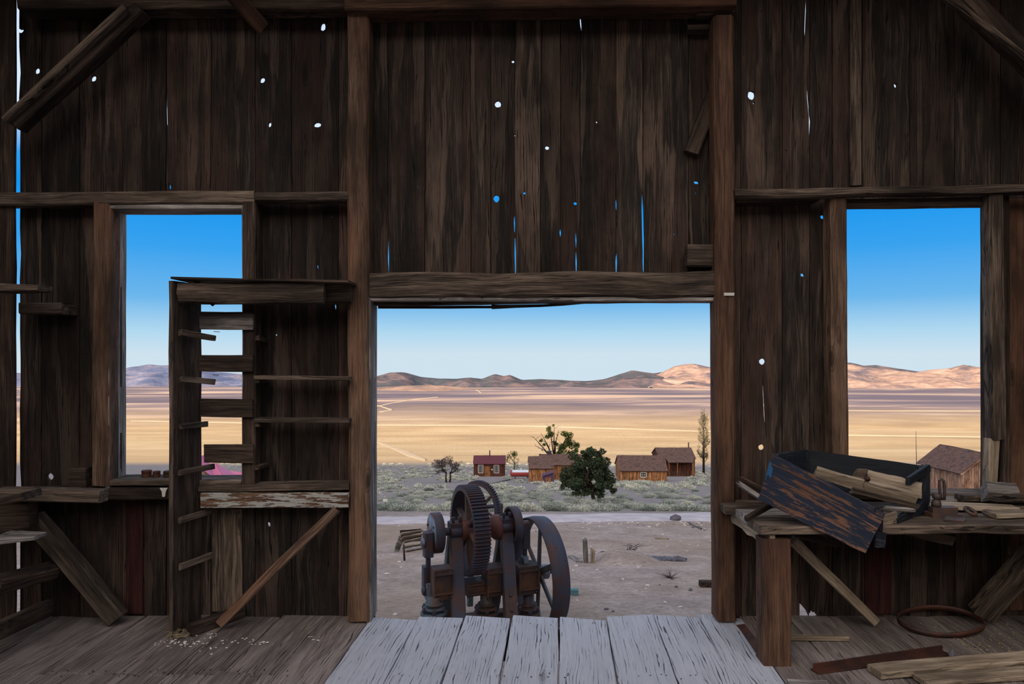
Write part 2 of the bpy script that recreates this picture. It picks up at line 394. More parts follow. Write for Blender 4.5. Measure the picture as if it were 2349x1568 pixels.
def rock(mb, c, sx, sy, sz, seed=0, sub=2, mi=0):
    import bmesh
    bm = bmesh.new(); bmesh.ops.create_icosphere(bm, subdivisions=sub, radius=1)
    vs = []
    for v in bm.verts:
        k = 1 + .45 * noise.noise(v.co * 1.4 + V((seed * 7.3, seed, 0)))
        vs.append(V(c) + V((v.co.x * sx * k, v.co.y * sy * k, v.co.z * sz * k)))
    fs = [tuple(v.index for v in f.verts) for f in bm.faces]; bm.free()
    mb.add(vs, fs, None, None, mi); return mb

# ------------------------------------------------------------------ camera, world, sun
cam = bpy.data.cameras.new('camera'); co = bpy.data.objects.new('camera', cam); col.objects.link(co)
co.location = (0, 0, EYE); co.rotation_euler = (math.pi / 2, 0, 0)
cam.sensor_width = 36; cam.lens = F / 2349 * 36; cam.shift_y = 28 / 2349; cam.clip_end = 30000; cam.clip_start = .05
scene.camera = co
scene.view_settings.view_transform = 'Standard'; scene.view_settings.look = 'None'
scene.view_settings.gamma = 1; scene.view_settings.exposure = 0; scene.view_settings.use_curve_mapping = False

SUN_EL, SUN_AZ = 14.0, 22.0      # azimuth: degrees off straight-behind, towards the left
el, az = math.radians(SUN_EL), math.radians(SUN_AZ)
to_sun = V((-math.sin(az) * math.cos(el), -math.cos(az) * math.cos(el), math.sin(el)))
sun = bpy.data.lights.new('sun', 'SUN'); so_ = bpy.data.objects.new('sun', sun); col.objects.link(so_)
sun.energy = 10.5; sun.color = (1.0, .83, .66); sun.angle = .012
so_.rotation_euler = to_sun.to_track_quat('Z', 'Y').to_euler(); so_.location = (0, -30, 30)

w = bpy.data.worlds.new('world'); scene.world = w; w.use_nodes = True
nt = w.node_tree; nt.nodes.clear()
def wn(t, **k):
    n = nt.nodes.new(t)
    for a, b in k.items(): setattr(n, a, b)
    return n
tc = wn('ShaderNodeTexCoord'); sep = wn('ShaderNodeSeparateXYZ'); nt.links.new(tc.outputs['Generated'], sep.inputs[0])
rp = wn('ShaderNodeValToRGB'); cr = rp.color_ramp
stops = [(0.0, (.62, .76, .86)), (.03, (.44, .69, .87)), (.075, (.15, .47, .84)), (.14, (.04, .36, .86)), (.205, (.005, .30, .86)), (.235, (.03, .34, .88)), (.29, (.70, .85, 1.05)), (.55, (.62, .74, .95)), (1.0, (.40, .52, .78))]
while len(cr.elements) < len(stops): cr.elements.new(.5)
for e, (p, c) in zip(cr.elements, stops): e.position = p; e.color = (*c, 1)
nt.links.new(sep.outputs[2], rp.inputs[0])
dt = wn('ShaderNodeVectorMath', operation='DOT_PRODUCT'); nt.links.new(tc.outputs['Generated'], dt.inputs[0])
gd = V((-.25, -1, .55)).normalized(); dt.inputs[1].default_value = gd  # direction of a warm sky glow added behind the camera to light the interior
mx = wn('ShaderNodeMath', operation='MAXIMUM'); nt.links.new(dt.outputs['Value'], mx.inputs[0]); mx.inputs[1].default_value = 0
pw = wn('ShaderNodeMath', operation='POWER'); nt.links.new(mx.outputs[0], pw.inputs[0]); pw.inputs[1].default_value = 3
gl = wn('ShaderNodeMix', data_type='RGBA', blend_type='MIX'); nt.links.new(pw.outputs[0], gl.inputs[0])
nt.links.new(rp.outputs[0], gl.inputs[6]); gl.inputs[7].default_value = (3.1, 2.85, 2.6, 1)
bg = wn('ShaderNodeBackground'); nt.links.new(gl.outputs[2], bg.inputs[0]); bg.inputs[1].default_value = 1.0
wo = wn('ShaderNodeOutputWorld'); nt.links.new(bg.outputs[0], wo.inputs[0])

# ------------------------------------------------------------------ terrain
TBL = [(9.4, 1415), (13, 1312), (20, 1226), (24, 1198), (28, 1178), (40, 1151), (60, 1124), (100, 1101), (115, 1092), (150, 1076), (200, 1058), (300, 1050), (450, 1040), (700, 1022), (1200, 985), (1800, 950), (2500, 926), (3500, 906), (5000, 890), (7500, 880)]
def py_of(D):
    for (a, p), (b, q) in zip(TBL, TBL[1:]):
        if D <= b:
            t = (math.log(D) - math.log(a)) / (math.log(b) - math.log(a)); return p + (q - p) * t
    return TBL[-1][1]
def D_of(py):
    for (a, p), (b, q) in zip(TBL, TBL[1:]):
        if p >= py >= q: return math.exp(math.log(a) + (math.log(b) - math.log(a)) * (p - py) / (p - q))
    return 9.4 if py > 1415 else 7500
def zt(D):
    if D < 9.4: return EYE - (1415 - HY) * 9.4 / F
    return EYE - (py_of(D) - HY) * D / F
def zg(x, y):
    z = zt(y)
    if 9 < y < 400:
        a = min(1, (y - 9) / 10)
        z += a * (.05 * noise.noise(V((x * .4, y * .4, 0))) + .03 * noise.noise(V((x * 1.7, y * 1.7, 5))))
    if y > 700: z += 3 * noise.noise(V((x * .002, y * .002, 1)))
    return z
def G(px, py, dz=0):
    D = D_of(py); x = (px - CX) * D / F; return V((x, D, zg(x, D) + dz))
ys = [-4 + i * .9 for i in range(15)]
y = 9.5
while y < 7600: ys.append(y); y *= 1.032
tv, tf = [], []; NC = 110
for yy in ys:
    hw = 12 + 1.15 * max(yy, 0)
    for i in range(NC + 1):
        x = -hw + 2 * hw * i / NC; tv.append((x, yy, zg(x, yy)))
for j in range(len(ys) - 1):
    for i in range(NC):
        q = j * (NC + 1) + i; tf.append((q, q + 1, q + NC + 2, q + NC + 1))
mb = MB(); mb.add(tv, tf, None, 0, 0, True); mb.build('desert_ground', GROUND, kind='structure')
# hillside behind the barn (it shades barn, yard and cabins)
hv, hf = [], []; nx, ny = 60, 24
for j in range(ny + 1):
    yy = -4 - j * 16
    for i in range(nx + 1):
        x = -500 + 1000 * i / nx
        t = max(0, min(1, (-yy - 25) / 125)); t = t * t * (3 - 2 * t)
        crest = 58 + 2.5 * noise.noise(V((x * .02, 0, 3))) - .012 * x
        back = max(0, (-yy - 150) / 240)
        hv.append((x, yy, -1.63 + t * (crest + 1.63) * (1 - .5 * min(1, back)) + 1.2 * noise.noise(V((x * .03, yy * .03, 8))) * t))
for j in range(ny):
    for i in range(nx):
        q = j * (nx + 1) + i; hf.append((q, q + nx + 1, q + nx + 2, q + 1))
mb = MB(); mb.add(hv, hf, None, 0, 0, True); mb.build('hillside', HILLM, kind='structure')
# dirt road across the yard
def strip(name, mat, pts, dz, n=60):
    vs, fs = [], []
    for (px, ya, yb) in pts: pass
    m = len(pts) - 1; k = 0
    for i in range(n + 1):
        t = i / n * m; a = min(int(t), m - 1); u = t - a
        px = pts[a][0] * (1 - u) + pts[a + 1][0] * u; y0 = pts[a][1] * (1 - u) + pts[a + 1][1] * u; y1 = pts[a][2] * (1 - u) + pts[a + 1][2] * u
        for r in range(7):
            D = D_of(y0 + (y1 - y0) * r / 6); X = (px - CX) * D / F
            vs.append((X, D, zg(X, D) + dz * (1 if 0 < r < 6 else -.6)))
    for i in range(n):
        for r in range(6): q = i * 7 + r; fs.append((q, q + 7, q + 8, q + 1))
    mb = MB(); mb.add(vs, fs, None, 0, 0, True); return mb.build(name, mat, kind='structure')
strip('dirt_road', ROAD, [(-300, 1206, 1190), (700, 1204, 1186), (1000, 1202, 1182), (1400, 1196, 1177), (1700, 1197, 1174), (2600, 1202, 1176)], .06, 120)
strip('valley_track', TRACK, [(780, 1000, 996), (865, 1016, 1011), (900, 1030, 1021), (935, 1047, 1033), (975, 1058, 1050)], .22)
strip('valley_track', TRACK, [(300, 968, 966), (865, 975.6, 973.4), (1200, 979, 977), (1640, 990, 988)], 1.0)
strip('valley_track', TRACK, [(860, 934, 932), (905, 924, 922), (940, 917.5, 916), (1005, 911.5, 910.3)], 1.0)
strip('valley_track', TRACK, [(865, 930, 928.5), (900, 941, 938.5), (870, 948, 944)], 1.0)
strip('valley_track', TRACK, [(1105, 902, 900.5), (1092, 895, 893.5)], 1.5)
strip('valley_track', TRACK, [(1940, 999, 997.6), (2100, 1001, 999.5), (2260, 1004, 1002)], 1.0)
strip('valley_track', TRACK, [(1940, 942.5, 940.5), (2100, 942, 940), (2260, 943, 941)], 1.0)

# ------------------------------------------------------------------ mountains
def interp(tab, x):
    if x <= tab[0][0]: return tab[0][1]
    for (a, p), (b, q) in zip(tab, tab[1:]):
        if x <= b: t = (x - a) / (b - a); return p + (q - p) * t
    return tab[-1][1]
def ridge(name, mat, sky, D0, Dc, amp, nn=150, seed=0, basepy=891):
    x0, x1 = sky[0][0], sky[-1][0]; vs, fs = [], []; M = 26
    for i in range(nn + 1):
        px = x0 + (x1 - x0) * i / nn; X = (px - CX) * Dc / F
        c = EYE - (interp(sky, px) - HY) * Dc / F; b = EYE - (basepy + 4 - HY) * D0 / F
        edge = min(1, i / 10, (nn - i) / 10)
        for j in range(M + 1):
            t = j / (M - 6); D = D0 + (Dc - D0) * t
            s = min(1, t) ** .85
            env = 4 * s * (1 - s) if t < 1 else 0
            rdg = 1 - abs(noise.noise(V((X * .0022 + seed, D * .0012, seed)))) * 2.4 + .5 * noise.noise(V((X * .007, D * .004, seed)))
            z = b + (c - b) * s + env * amp * (rdg - .6)
            if t > 1: z = c - (t - 1) * (c - b) * 2.2
            z += 4 * noise.noise(V((X * .01, D * .01, seed))) * (1 if t < 1 else .5)
            vs.append((X, D, z))
    for i in range(nn):
        for j in range(M): q = i * (M + 1) + j; fs.append((q, q + M + 1, q + M + 2, q + 1))
    mb = MB(); mb.add(vs, fs, None, 0, 0, True); return mb.build(name, mat, kind='structure')
ridge('mountain_range', MTL, [(-500, 868), (-200, 850), (100, 856), (200, 850), (290, 845), (330, 837), (345, 835), (365, 838), (400, 836), (440, 842), (490, 852), (560, 858), (650, 862), (760, 870), (880, 876), (1000, 886)], 5600, 7000, 45, seed=3, basepy=890)
ridge('mountain_range', MTC, [(700, 880), (800, 872), (840, 866), (865, 862), (895, 854), (925, 853), (945, 858), (965, 864), (1010, 868), (1050, 868), (1080, 865.5), (1107, 868.5), (1120, 863), (1135, 857), (1147, 860), (1156, 862), (1170, 859), (1185, 866), (1197, 871), (1240, 869), (1290, 871), (1350, 877), (1390, 868), (1420, 858), (1450, 849), (1465, 851), (1500, 856), (1525, 852), (1560, 862), (1650, 880)], 5200, 6400, 40, seed=11, basepy=888)
ridge('mountain_range', MTR, [(1440, 882), (1480, 872), (1515, 856), (1545, 840), (1565, 836), (1590, 833.5), (1620, 840), (1650, 846), (1700, 850), (1800, 838), (1880, 826), (1945, 834), (1990, 842), (2040, 847), (2095, 855), (2130, 848), (2180, 844), (2210, 836), (2249, 848), (2350, 858), (2500, 850), (2800, 870)], 5000, 6200, 50, seed=19, basepy=888)
ridge('mountain_range', MTC, [(1850, 840), (1930, 832), (1950, 831), (1980, 838), (2010, 837), (2060, 845), (2110, 852), (2160, 846), (2220, 850), (2300, 860)], 6300, 7200, 30, seed=23, basepy=880)
ridge('foothill', mountain('foothill_earth', l3(112, 98, 92), l3(140, 116, 104), l3(164, 134, 116)), [(780, 890), (865, 888), (930, 884), (985, 883), (1040, 886), (1100, 892)], 4200, 4700, 8, seed=5, basepy=899, nn=60)

# ------------------------------------------------------------------ barn front wall
DW = 5.21
seams = [40, 95, 182, 280, 381, 483, 585, 668, 776, 826, 890, 975, 1080, 1126, 1181, 1240, 1286, 1331, 1413, 1475, 1580, 1640, 1700, 1795, 1858, 1910, 1978, 2087, 2190, 2295, 2410, 2552]
YT, YB = -250, 1890
ysamp = [YT + (YB - YT) * i / 36 for i in range(37)]
def seamx(k, y):
    x = seams[k]
    if k == 0: x = 46 + 3.5 * noise.noise(V((3, y * .02, 0))) + 2 * noise.noise(V((5, y * .07, 0))) - (2.5 if y < 150 else 0)
    elif k == len(seams) - 1: pass
    else: x += 1.6 * noise.noise(V((k * 3.7, y * .006, 0)))
    return x
def sx(k, y):   # linear between samples so constraints and classification agree
    t = (y - YT) / (YB - YT) * 36; i = max(0, min(35, int(t))); u = t - i
    return seamx(k, ysamp[i]) * (1 - u) + seamx(k, ysamp[i + 1]) * u
GR = 1.0
def rect(x0, y0, x1, y1): return [(x0, y0), (x1, y0), (x1, y1), (x0, y1)]
zp = lambda z: HY + (EYE - z) * F / DW
xp = lambda X: CX + X * F / DW
openings = [rect(xp(-3.005), zp(3.084), xp(-2.013), zp(1.03)), rect(xp(-1.052), zp(2.40), xp(1.554), YB + 50), rect(xp(2.494), zp(3.135), xp(3.647), zp(.95))]
def blob(x, y, rx, ry, n=9, sd=0):
    return [(x + rx * (1 + .28 * noise.noise(V((x, i * 1.7, sd)))) * math.cos(2 * math.pi * i / n), y + ry * (1 + .28 * noise.noise(V((y, i * 1.7, sd + 4)))) * math.sin(2 * math.pi * i / n)) for i in range(n)]
holes = [blob(*a) for a in [(84, 162, 7, 8), (213, 179, 7, 7.5), (740, 60, 6, 10), (601, 183, 6.5, 7), (618, 285, 4, 6), (727, 285, 9, 6), (248, 242, 1.6, 1.6), (114, 1093, 8, 8), (616, 1203, 4, 6), (633, 768, 2.3, 2.3), (152, 523, 1.5, 1.5), (161, 520, 1.5, 1.5), (322, 1146, 1.8, 1.8), (319, 1339, 1.5, 2.5), (196, 812, 1.6, 1.6), (760, 497, 1.5, 1.5), (1142, 238, 7.5, 8.5), (1177, 140, 3.6, 4), (1255, 338, 5, 5), (1139, 455, 6.5, 8.5), (1203, 442, 3, 3.2), (1320, 466, 4, 4), (1598, 418, 6, 4), (1369, 279, 2, 3), (1189, 28, 1.5, 1.5), (1143, 39, 1.4, 1.4), (1181.5, 309, 1.5, 1.5), (958, 427, 1.5, 1.5), (1724, 217, 9, 10.5), (1730, 235, 2, 3), (2055, 196, 4, 5.5), (1889, 497, 6, 5), (1842, 630, 5, 4), (1750, 829, 7.5, 7.5), (1748, 1026, 7, 7), (1804, 345, 2, 2), (1843, 267, 1.6, 1.6), (1810, 705, 1.5, 1.5), (2010, 2, 1.8, 2.5), (2014, 60, 1.5, 2), (1748, 25, 1.5, 2), (47, 70, 7, 5), (1680, 1357, 2, 3), (2228, 415, 2, 1.8), (1597, 442, 1.2, 6), (1548, 536, 1.3, 3.5)]]
def slit(pts, w):
    n = len(pts); L, Rr = [], []
    for i, (x, y) in enumerate(pts):
        k = w / 2 * (.25 if i in (0, n - 1) else 1); L.append((x - k, y)); Rr.append((x + k, y))
    return L + Rr[::-1]
for p, wd in [([(380, 210), (381, 250), (383, 320), (384, 385)], 3.2), ([(386, 418), (388, 428), (389, 437)], 6), ([(318, 412), (321, 440)], 3), ([(527, 428), (527.5, 438)], 3),
              ([(1331, 5), (1330.5, 30), (1333, 55), (1334, 71)], 2.6), ([(1635.5, -20), (1636, 40), (1638, 90)], 3.6),
              ([(1850.5, -40), (1850, 20), (1848, 70), (1847.5, 100)], 4), ([(1849, 104), (1852, 140)], 1.6), ([(1853, 172), (1854, 220), (1857, 255), (1860, 275), (1859, 320)], 4.2), ([(1863.5, 374), (1864, 392)], 3),
              ([(1179.5, 495), (1180, 510), (1180, 532)], 2.6), ([(1181.5, 545), (1182, 580), (1182.5, 640)], 3), ([(890, 552), (890.5, 590), (891, 640)], 3.6), ([(1321, 533), (1321.5, 550), (1321.5, 568)], 3), ([(1321.5, 577), (1322, 600), (1322.5, 640)], 3.6),
              ([(1414, 457), (1414, 468), (1414.5, 480)], 3), ([(1415, 494), (1415, 502)], 2.4), ([(1415, 509), (1415, 518)], 2.4), ([(1415, 577), (1414.5, 600), (1414.5, 640)], 3.6), ([(1473.5, 441), (1474.5, 480), (1476, 550), (1477.5, 640)], 5),
              ([(1285.5, 525), (1285.5, 533), (1285.5, 541)], 4), ([(1546, 532), (1546, 540)], 2), ([(1638.5, 530), (1639, 560)], 3), ([(1639.5, 580), (1639, 600), (1639, 613)], 3.4),
              ([(768, 695), (768.5, 702), (769, 712)], 4), ([(1751, 838), (1751.5, 855)], 3), ([(1751.5, 858), (1752.5, 900), (1755, 950), (1758, 1000)], 3.8), ([(1741, 713), (1741, 721)], 3), ([(1697, 724), (1697, 730)], 2), ([(1905, 342), (1906, 380), (1906.5, 425)], 1.6), ([(2055.5, 1311), (2056, 1340)], 1.8),
              ([(729, 603), (727, 610), (730, 618)], 3.6), ([(732.5, 601), (733, 620)], 2), ([(717, 1270), (717.5, 1277)], 2), ([(724, 1330), (724.5, 1345)], 1.8), ([(1768, 1026), (1768, 1045)], 2)]:
    holes.append(slit(p, wd))
holes.append([(1835, 1384), (1842, 1390), (1852, 1402), (1857, 1414), (1857, 1440), (1835, 1440)])
holes.append([(1859, 1440), (1858, 1408), (1862, 1399), (1866, 1405), (1872, 1402), (1873, 1409), (1878, 1412), (1870, 1418), (1868, 1440)])
holes.append([(1697, 1330), (1699, 1329), (1700, 1333), (1698, 1334)])
vc, ed, fc_ = [], [], []
def addpoly(pts, closed=True):
    o = len(vc); vc.extend([V(p) for p in pts]); n = len(pts)
    for i in range(n - (0 if closed else 1)): ed.append((o + i, o + (i + 1) % n))
top = [(seamx(0, ysamp[0]), YT)]
for k in range(len(seams)):
    for sg in ((-1, 1) if 0 < k < len(seams) - 1 else (0,)): addpoly([(seamx(k, y) + sg * GR, y) for y in ysamp], False)
addpoly([(20, YT), (2570, YT), (2570, YB), (20, YB)])
for p in openings + holes: addpoly(p)
res = geometry.delaunay_2d_cdt(vc, ed, [], 0, 1e-5)
rv, rf = res[0], res[2]
def inpoly(x, y, p):
    c = False; n = len(p); j = n - 1
    for i in range(n):
        if (p[i][1] > y) != (p[j][1] > y) and x < (p[j][0] - p[i][0]) * (y - p[i][1]) / (p[j][1] - p[i][1]) + p[i][0]: c = not c
        j = i
    return c
allh = [(min(q[0] for q in p), max(q[0] for q in p), min(q[1] for q in p), max(q[1] for q in p), p) for p in openings + holes]
groups = {}
for f in rf:
    x = sum(rv[i][0] for i in f) / len(f); y = sum(rv[i][1] for i in f) / len(f)
    if y < YT or y > YB or x < sx(0, y) or x > seams[-1]: continue
    if any(a <= x <= b and c <= y <= d and inpoly(x, y, p) for a, b, c, d, p in allh): continue
    gid = None
    for k in range(1, len(seams)):
        s_ = sx(k, y)
        if abs(x - s_) < GR and k < len(seams) - 1: gid = ('g', k); break
        if x < s_: gid = ('b', k); break
    groups.setdefault(gid, []).append(tuple(f))
mb = MB(); TH = .024
for gid, tris in groups.items():
    rnv = R(); dy = 0.018 if gid[0] == 'g' else U(0, .009); th = TH if gid[0] == 'b' else .012
    used = {}; vs, gs = [], []
    for f in tris:
        for i in f:
            if i not in used:
                used[i] = len(used); p = W(rv[i][0], rv[i][1], DW); vs.append(p); gs.append((p.z, p.x, 0))
    n = len(vs); cup = 0
    vs = [p + V((0, dy, 0)) for p in vs] + [p + V((0, dy + th, 0)) for p in vs]
    gs = gs + [(g[0], g[1], .02) for g in gs]
    fs = []; ec = {}
    for f in tris:
        a = [used[i] for i in f]
        p = [vs[i] for i in a]
        if (p[1] - p[0]).cross(p[2] - p[0]).y > 0: a = a[::-1]
        fs.append(tuple(a)); fs.append(tuple(i + n for i in a[::-1]))
        for i in range(len(a)):
            e = (a[i], a[(i + 1) % len(a)]); ec[e] = 1
    for (i, j) in list(ec):
        if (j, i) not in ec: fs.append((j, i, i + n, j + n))
    mb.add(vs, fs, gs, rnv)
wall = mb.build('wall_front', WALLW, kind='structure')
# boards of the wall that look different
def wboard(x0, y0, x1, y1, mat, label, th=.012):
    m = MB(); ft(m, (x0 + x1) / 2, y0, (x0 + x1) / 2, y1, x1 - x0, 5.192, th, jit=.002, ch=.001)
    m.build('board', mat, wall, label=label)
wboard(288, 1142, 327, 1408, REDP, 'faded dark red board below the window')
wboard(1984, 1224, 2046, 1408, REDP, 'faded dark red board below the workbench')
wboard(485, 1168, 555, 1402, BEAM, 'paler knotty board under the shelf')
wboard(2308, 455, 2349, 1400, POST, 'reddish brown board')
wboard(1950, 0, 1976, 425, BEAM, 'ragged paler board')

# side walls, ceiling (barn is open behind the camera)
def sidewall(name, X, sgn):
    m = MB(); y = 2.4
    while y < 5.15:
        wdt = U(.24, .34); timber(m, (X, y + wdt / 2, -1.6), (X, y + wdt / 2, 5.3), wdt - .006, .025, B=(1, 0, 0), seg=10, jit=.003); y += wdt
    return m.build(name, WALLW, kind='structure')
sidewall('wall_left', -4.05, 1); sidewall('wall_right', 4.62, -1)
m = MB(); x = -4.1
while x < 4.75:
    timber(m, (x + .15, 3.9, 5.32), (x + .15, 5.35, 5.32), .295, .025, B=(0, 0, 1), seg=6, jit=.003); x += .3
m.build('ceiling', WALLW, kind='structure')

# ------------------------------------------------------------------ floor
m = MB(); sk = 106.5 / F
bx = []                                          # seams as world X where Y = 5.13
x = 1281.6; 
def fX(px): return (px - CX) * 5.13 / F
cseams = [848, 958, 1064, 1172, 1283, 1390, 1502, 1606, 1700]
lseams = [848]
while lseams[0] > -250: lseams.insert(0, lseams[0] - random.choice([94, 102, 108, 112]))
rseams = [1700]
while rseams[-1] < 2700: rseams.append(rseams[-1] + random.choice([96, 104, 112, 118]))
def fboard(xa, xb, y0, y1, mi, dz=0, gap=.006, ej=.02):
    a, b = fX(xa), fX(xb); c = (a + b) / 2
    p0 = V((c + sk * (y0 - 5.13), y0, -.025 + dz)); p1 = V((c + sk * (y1 - 5.13), y1, -.025 + dz))
    timber(m, p0, p1, (b - a) * .9977 - gap, .05, B=(0, 0, 1), seg=int((y1 - y0) / .12) + 1, jit=.005, ch=.004, endj=ej, mi=mi)
for a, b in zip(lseams, lseams[1:]):
    if 200 < (a + b) / 2 < 700:
        fboard(a, b, 4.26, 5.205, 0, U(-.004, .002)); fboard(a + U(-12, 12), b + U(-10, 10), -1.2, 4.254, 0, U(-.004, .002))
    else: fboard(a, b, -1.2, 5.205, 0, U(-.004, .002))
for a, b in zip(rseams, rseams[1:]): fboard(a, b, -1.2, 5.205, 0, U(-.004, .002))
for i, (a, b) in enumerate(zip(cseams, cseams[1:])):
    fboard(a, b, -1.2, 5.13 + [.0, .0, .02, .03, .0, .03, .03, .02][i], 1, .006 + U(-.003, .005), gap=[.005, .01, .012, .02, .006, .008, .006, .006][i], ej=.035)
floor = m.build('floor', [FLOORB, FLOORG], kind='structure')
m = MB(); timber(m, (-4, 5.08, -.17), (4.7, 5.08, -.17), .22, .06, B=(0, 1, 0))
m.build('trim_1', DARKB, kind='structure')

# ------------------------------------------------------------------ posts, girts, braces
T = tb
T('corner_post', DARKB, 4, -40, 4, 1418, 56, 5.10, .03, label='dark corner post at the left edge beside the bright vertical gap', cat='post')
T('door_post', POST, 820, 24, 824, 1427, 50, 5.04, .16, label='brown sawn timber post on the left side of the doorway', cat='post', jit=.006)
T('door_post', REDPOST, 1661, 36, 1668, 1424, 46, 5.02, .16, label='reddish brown timber post on the right side of the doorway', cat='post')
T('tie_beam', REDPOST, 790, 8, 1690, -2, 28, 4.98, .2, label='long dark reddish beam across the top above the doorway bay', cat='beam')
T('top_plate', DARKB, 40, 8, 800, 4, 26, 5.02, .16, label='dark timber along the top of the left bay, above the left window', cat='beam')
T('top_plate', DARKB, 1600, 14, 1685, 14, 34, 5.06, .12, label='short dark timber at the top above the right door post', cat='beam')
T('wall_girt', BEAM, -10, 455, 584, 452, 30, 5.06, .14, label='long horizontal rail over the left window', cat='rail')
T('wall_girt', BEAM, 583, 449, 799, 449, 26, 5.03, .14, label='short lighter rail between the left window stud and the left door post', cat='rail', rnd=True)
T('wall_girt', BEAM, 1688, 442, 2545, 427.5, 23, 5.0, .12, label='round pole rail across the top of the right window', cat='rail', rnd=True, jit=.008)
T('blocking', DARKB, 1690, 458, 1880, 455, 10, 5.06, .15, label='dark strip under the left end of the round pole rail', cat='rail')
T('door_header', BEAM, 848, 656, 1642, 649, 58, 5.04, .14, label='heavy weathered header beam directly above the doorway', cat='beam', jit=.012)
T('header_strip', DARKB, 858, 693, 1640, 685, 13, 5.16, .10, label='thin board along the underside of the doorway header', cat='board')
T('header_strip', DARKB, 866, 703, 1140, 704, 6, 5.26, .03, label='thin sagging lath at the upper left of the doorway', cat='board')
T('header_strip', DARKB, 1128, 704, 1400, 691, 9, 5.26, .03, label='splintered lath hanging at the middle of the doorway top', cat='board', taper=.4, jit=.01)
T('window_stud', POST, 232, 462, 228, 1114, 42, 5.06, .14, label='reddish stud on the left side of the left window', cat='stud')
T('window_stud', DARKB, 571, 462, 569, 1116, 31, 5.06, .14, label='dark stud on the right side of the left window', cat='stud')
T('window_stud', POST, 1926, 446, 1930, 1145, 38, 5.05, .15, label='brown stud on the left side of the right window', cat='stud')
T('window_stud', BEAM, 2287, 440, 2294, 1008, 34, 5.03, .1, label='pale knotty stud on the right side of the right window', cat='stud')
T('window_stud', PALEW, 2283, 1006, 2279, 1140, 26, 5.04, .08, label='short pale stub below the pale knotty stud', cat='stud', taper=.85)
T('window_stud', DARKB, 2309, 448, 2311, 1140, 16, 5.1, .1, label='narrow black stud right of the pale knotty stud', cat='stud')
T('wall_girt', DARKB, -10, 1136, 470, 1131, 27, 5.05, .14, label='dark lower rail under the left window', cat='rail')
m = MB(); ft(m, 455, 1121, 800, 1117, 16, 5.03, .16); g_ = m.build('wall_girt', BEAM, label='lower rail with peeling white paint between the shelf upright and the left door post', cat='rail')
m = MB(); ft(m, 460, 1148, 797, 1147, 34, 4.99, .03, jit=.003); m.build('painted_face', WHITEP, g_, label='peeling white painted face')
T('knee_brace', BEAM, 6, 273, 285, 14, 16, 4.88, .10, label='upper left diagonal brace, pale upper edge strip', cat='brace')
T('knee_brace', DARKB, 28, 285, 318, 16, 28, 4.93, .12, label='upper left diagonal brace, broad dark timber under the pale strip', cat='brace')
T('knee_brace', POST, 520, -30, 592, 52, 34, 4.6, .09, label='short brace end hanging from the top between the two upper left boards', cat='brace', D1=4.95)
T('knee_brace', DARKB, 2215, -20, 2540, 296, 44, 4.9, .12, label='upper right diagonal brace, dark reddish timber', cat='brace')
T('knee_brace', BEAM, 2180, -12, 2540, 280, 15, 4.82, .08, label='upper right diagonal brace, thin ragged pale pole along its lower edge', cat='brace', rnd=True, jit=.012)
T('diagonal_brace', POST, 772, 1168, 500, 1432, 20, 4.98, .06, label='thin reddish diagonal brace from the white-painted rail down to the floor', cat='brace', D1=4.9)
T('diagonal_brace', BEAM, 66, 1192, 262, 1424, 44, 4.95, .10, label='thick pale diagonal brace at the lower left', cat='brace', D1=4.98)
T('diagonal_brace', BEAM, 2400, 1262, 2262, 1415, 54, 4.75, .12, label='thick pale diagonal brace at the lower right', cat='brace', D1=4.95)
T('diagonal_brace', PALEW, 1822, 1240, 2012, 1428, 22, 4.72, .05, label='thin pale diagonal strut under the workbench', cat='brace', D1=4.98)
T('diagonal_brace', DARKB, 1588, 350, 1640, 215, 34, 5.155, .055, label='dark diagonal board between header and right door post top', cat='brace')
T('blocking', BEAM, 1578, 585, 1642, 586, 52, 5.08, .09, label='weathered block on the right end of the doorway header', cat='block')
T('blocking', DARKB, 1578, 62, 1640, 60, 14, 5.13, .08, label='small dark block high up beside the right door post', cat='block')
T('blocking', DARKB, 158, 1097, 196, 1097, 46, 5.06, .1, label='dark square block on the lower rail left of the left window', cat='block')
T('blocking', BEAM, 44, 707, 141, 707, 27, 5.02, .19, label='stub rail across the wall beside the left gap', cat='block')
T('shelf_board', BEAM, -30, 658, 78, 659, 20, 4.72, .22, label='weathered shelf end poking in at the left edge, mid height', cat='board', taper=.7)
T('wall_girt', BEAM, -20, 1135, 226, 1141, 28, 4.78, .12, label='pale squared rail end at the left edge above the pale brace', cat='rail')
T('shelf_board', DARKB, -30, 1158, 48, 1140, 16, 4.5, .2, label='dark shelf end at the left edge just below the rail', cat='board')
T('shelf_board', GREYW, -30, 1244, 64, 1240, 16, 4.5, .25, label='grey rounded shelf end at the left edge', cat='board', taper=.5)
T('lower_rail', DARKB, -30, 1350, 108, 1312, 34, 4.5, .12, label='dark sloping timber at the lower left edge', cat='rail', D1=4.95)
T('blocking', DARKB, -30, 1192, 66, 1186, 70, 4.85, .10, label='dark boxed panel at the left edge between two shelf ends', cat='board')
m = MB(); timber(m, W(-40, 1462, 4.35) , W(112, 1394, 5.1), .06, .12, B=(0, 0, 1)); m.build('baseboard_left', DARKB, kind='structure')
T('plate', PLATE, 1661, 674.5, 1684, 674.5, 7, 5.008, .012, label='small white metal strap nailed to the right door post', cat='hardware', jit=0)
m = MB(); m_pts = [(366, 1119), (384, 1119), (380, 1127), (378, 1139), (372, 1139), (371, 1127)]
vs = [W(a, b, 5.035) for a, b in m_pts] + [W(a, b, 5.035) + V((0, .014, 0)) for a, b in m_pts]
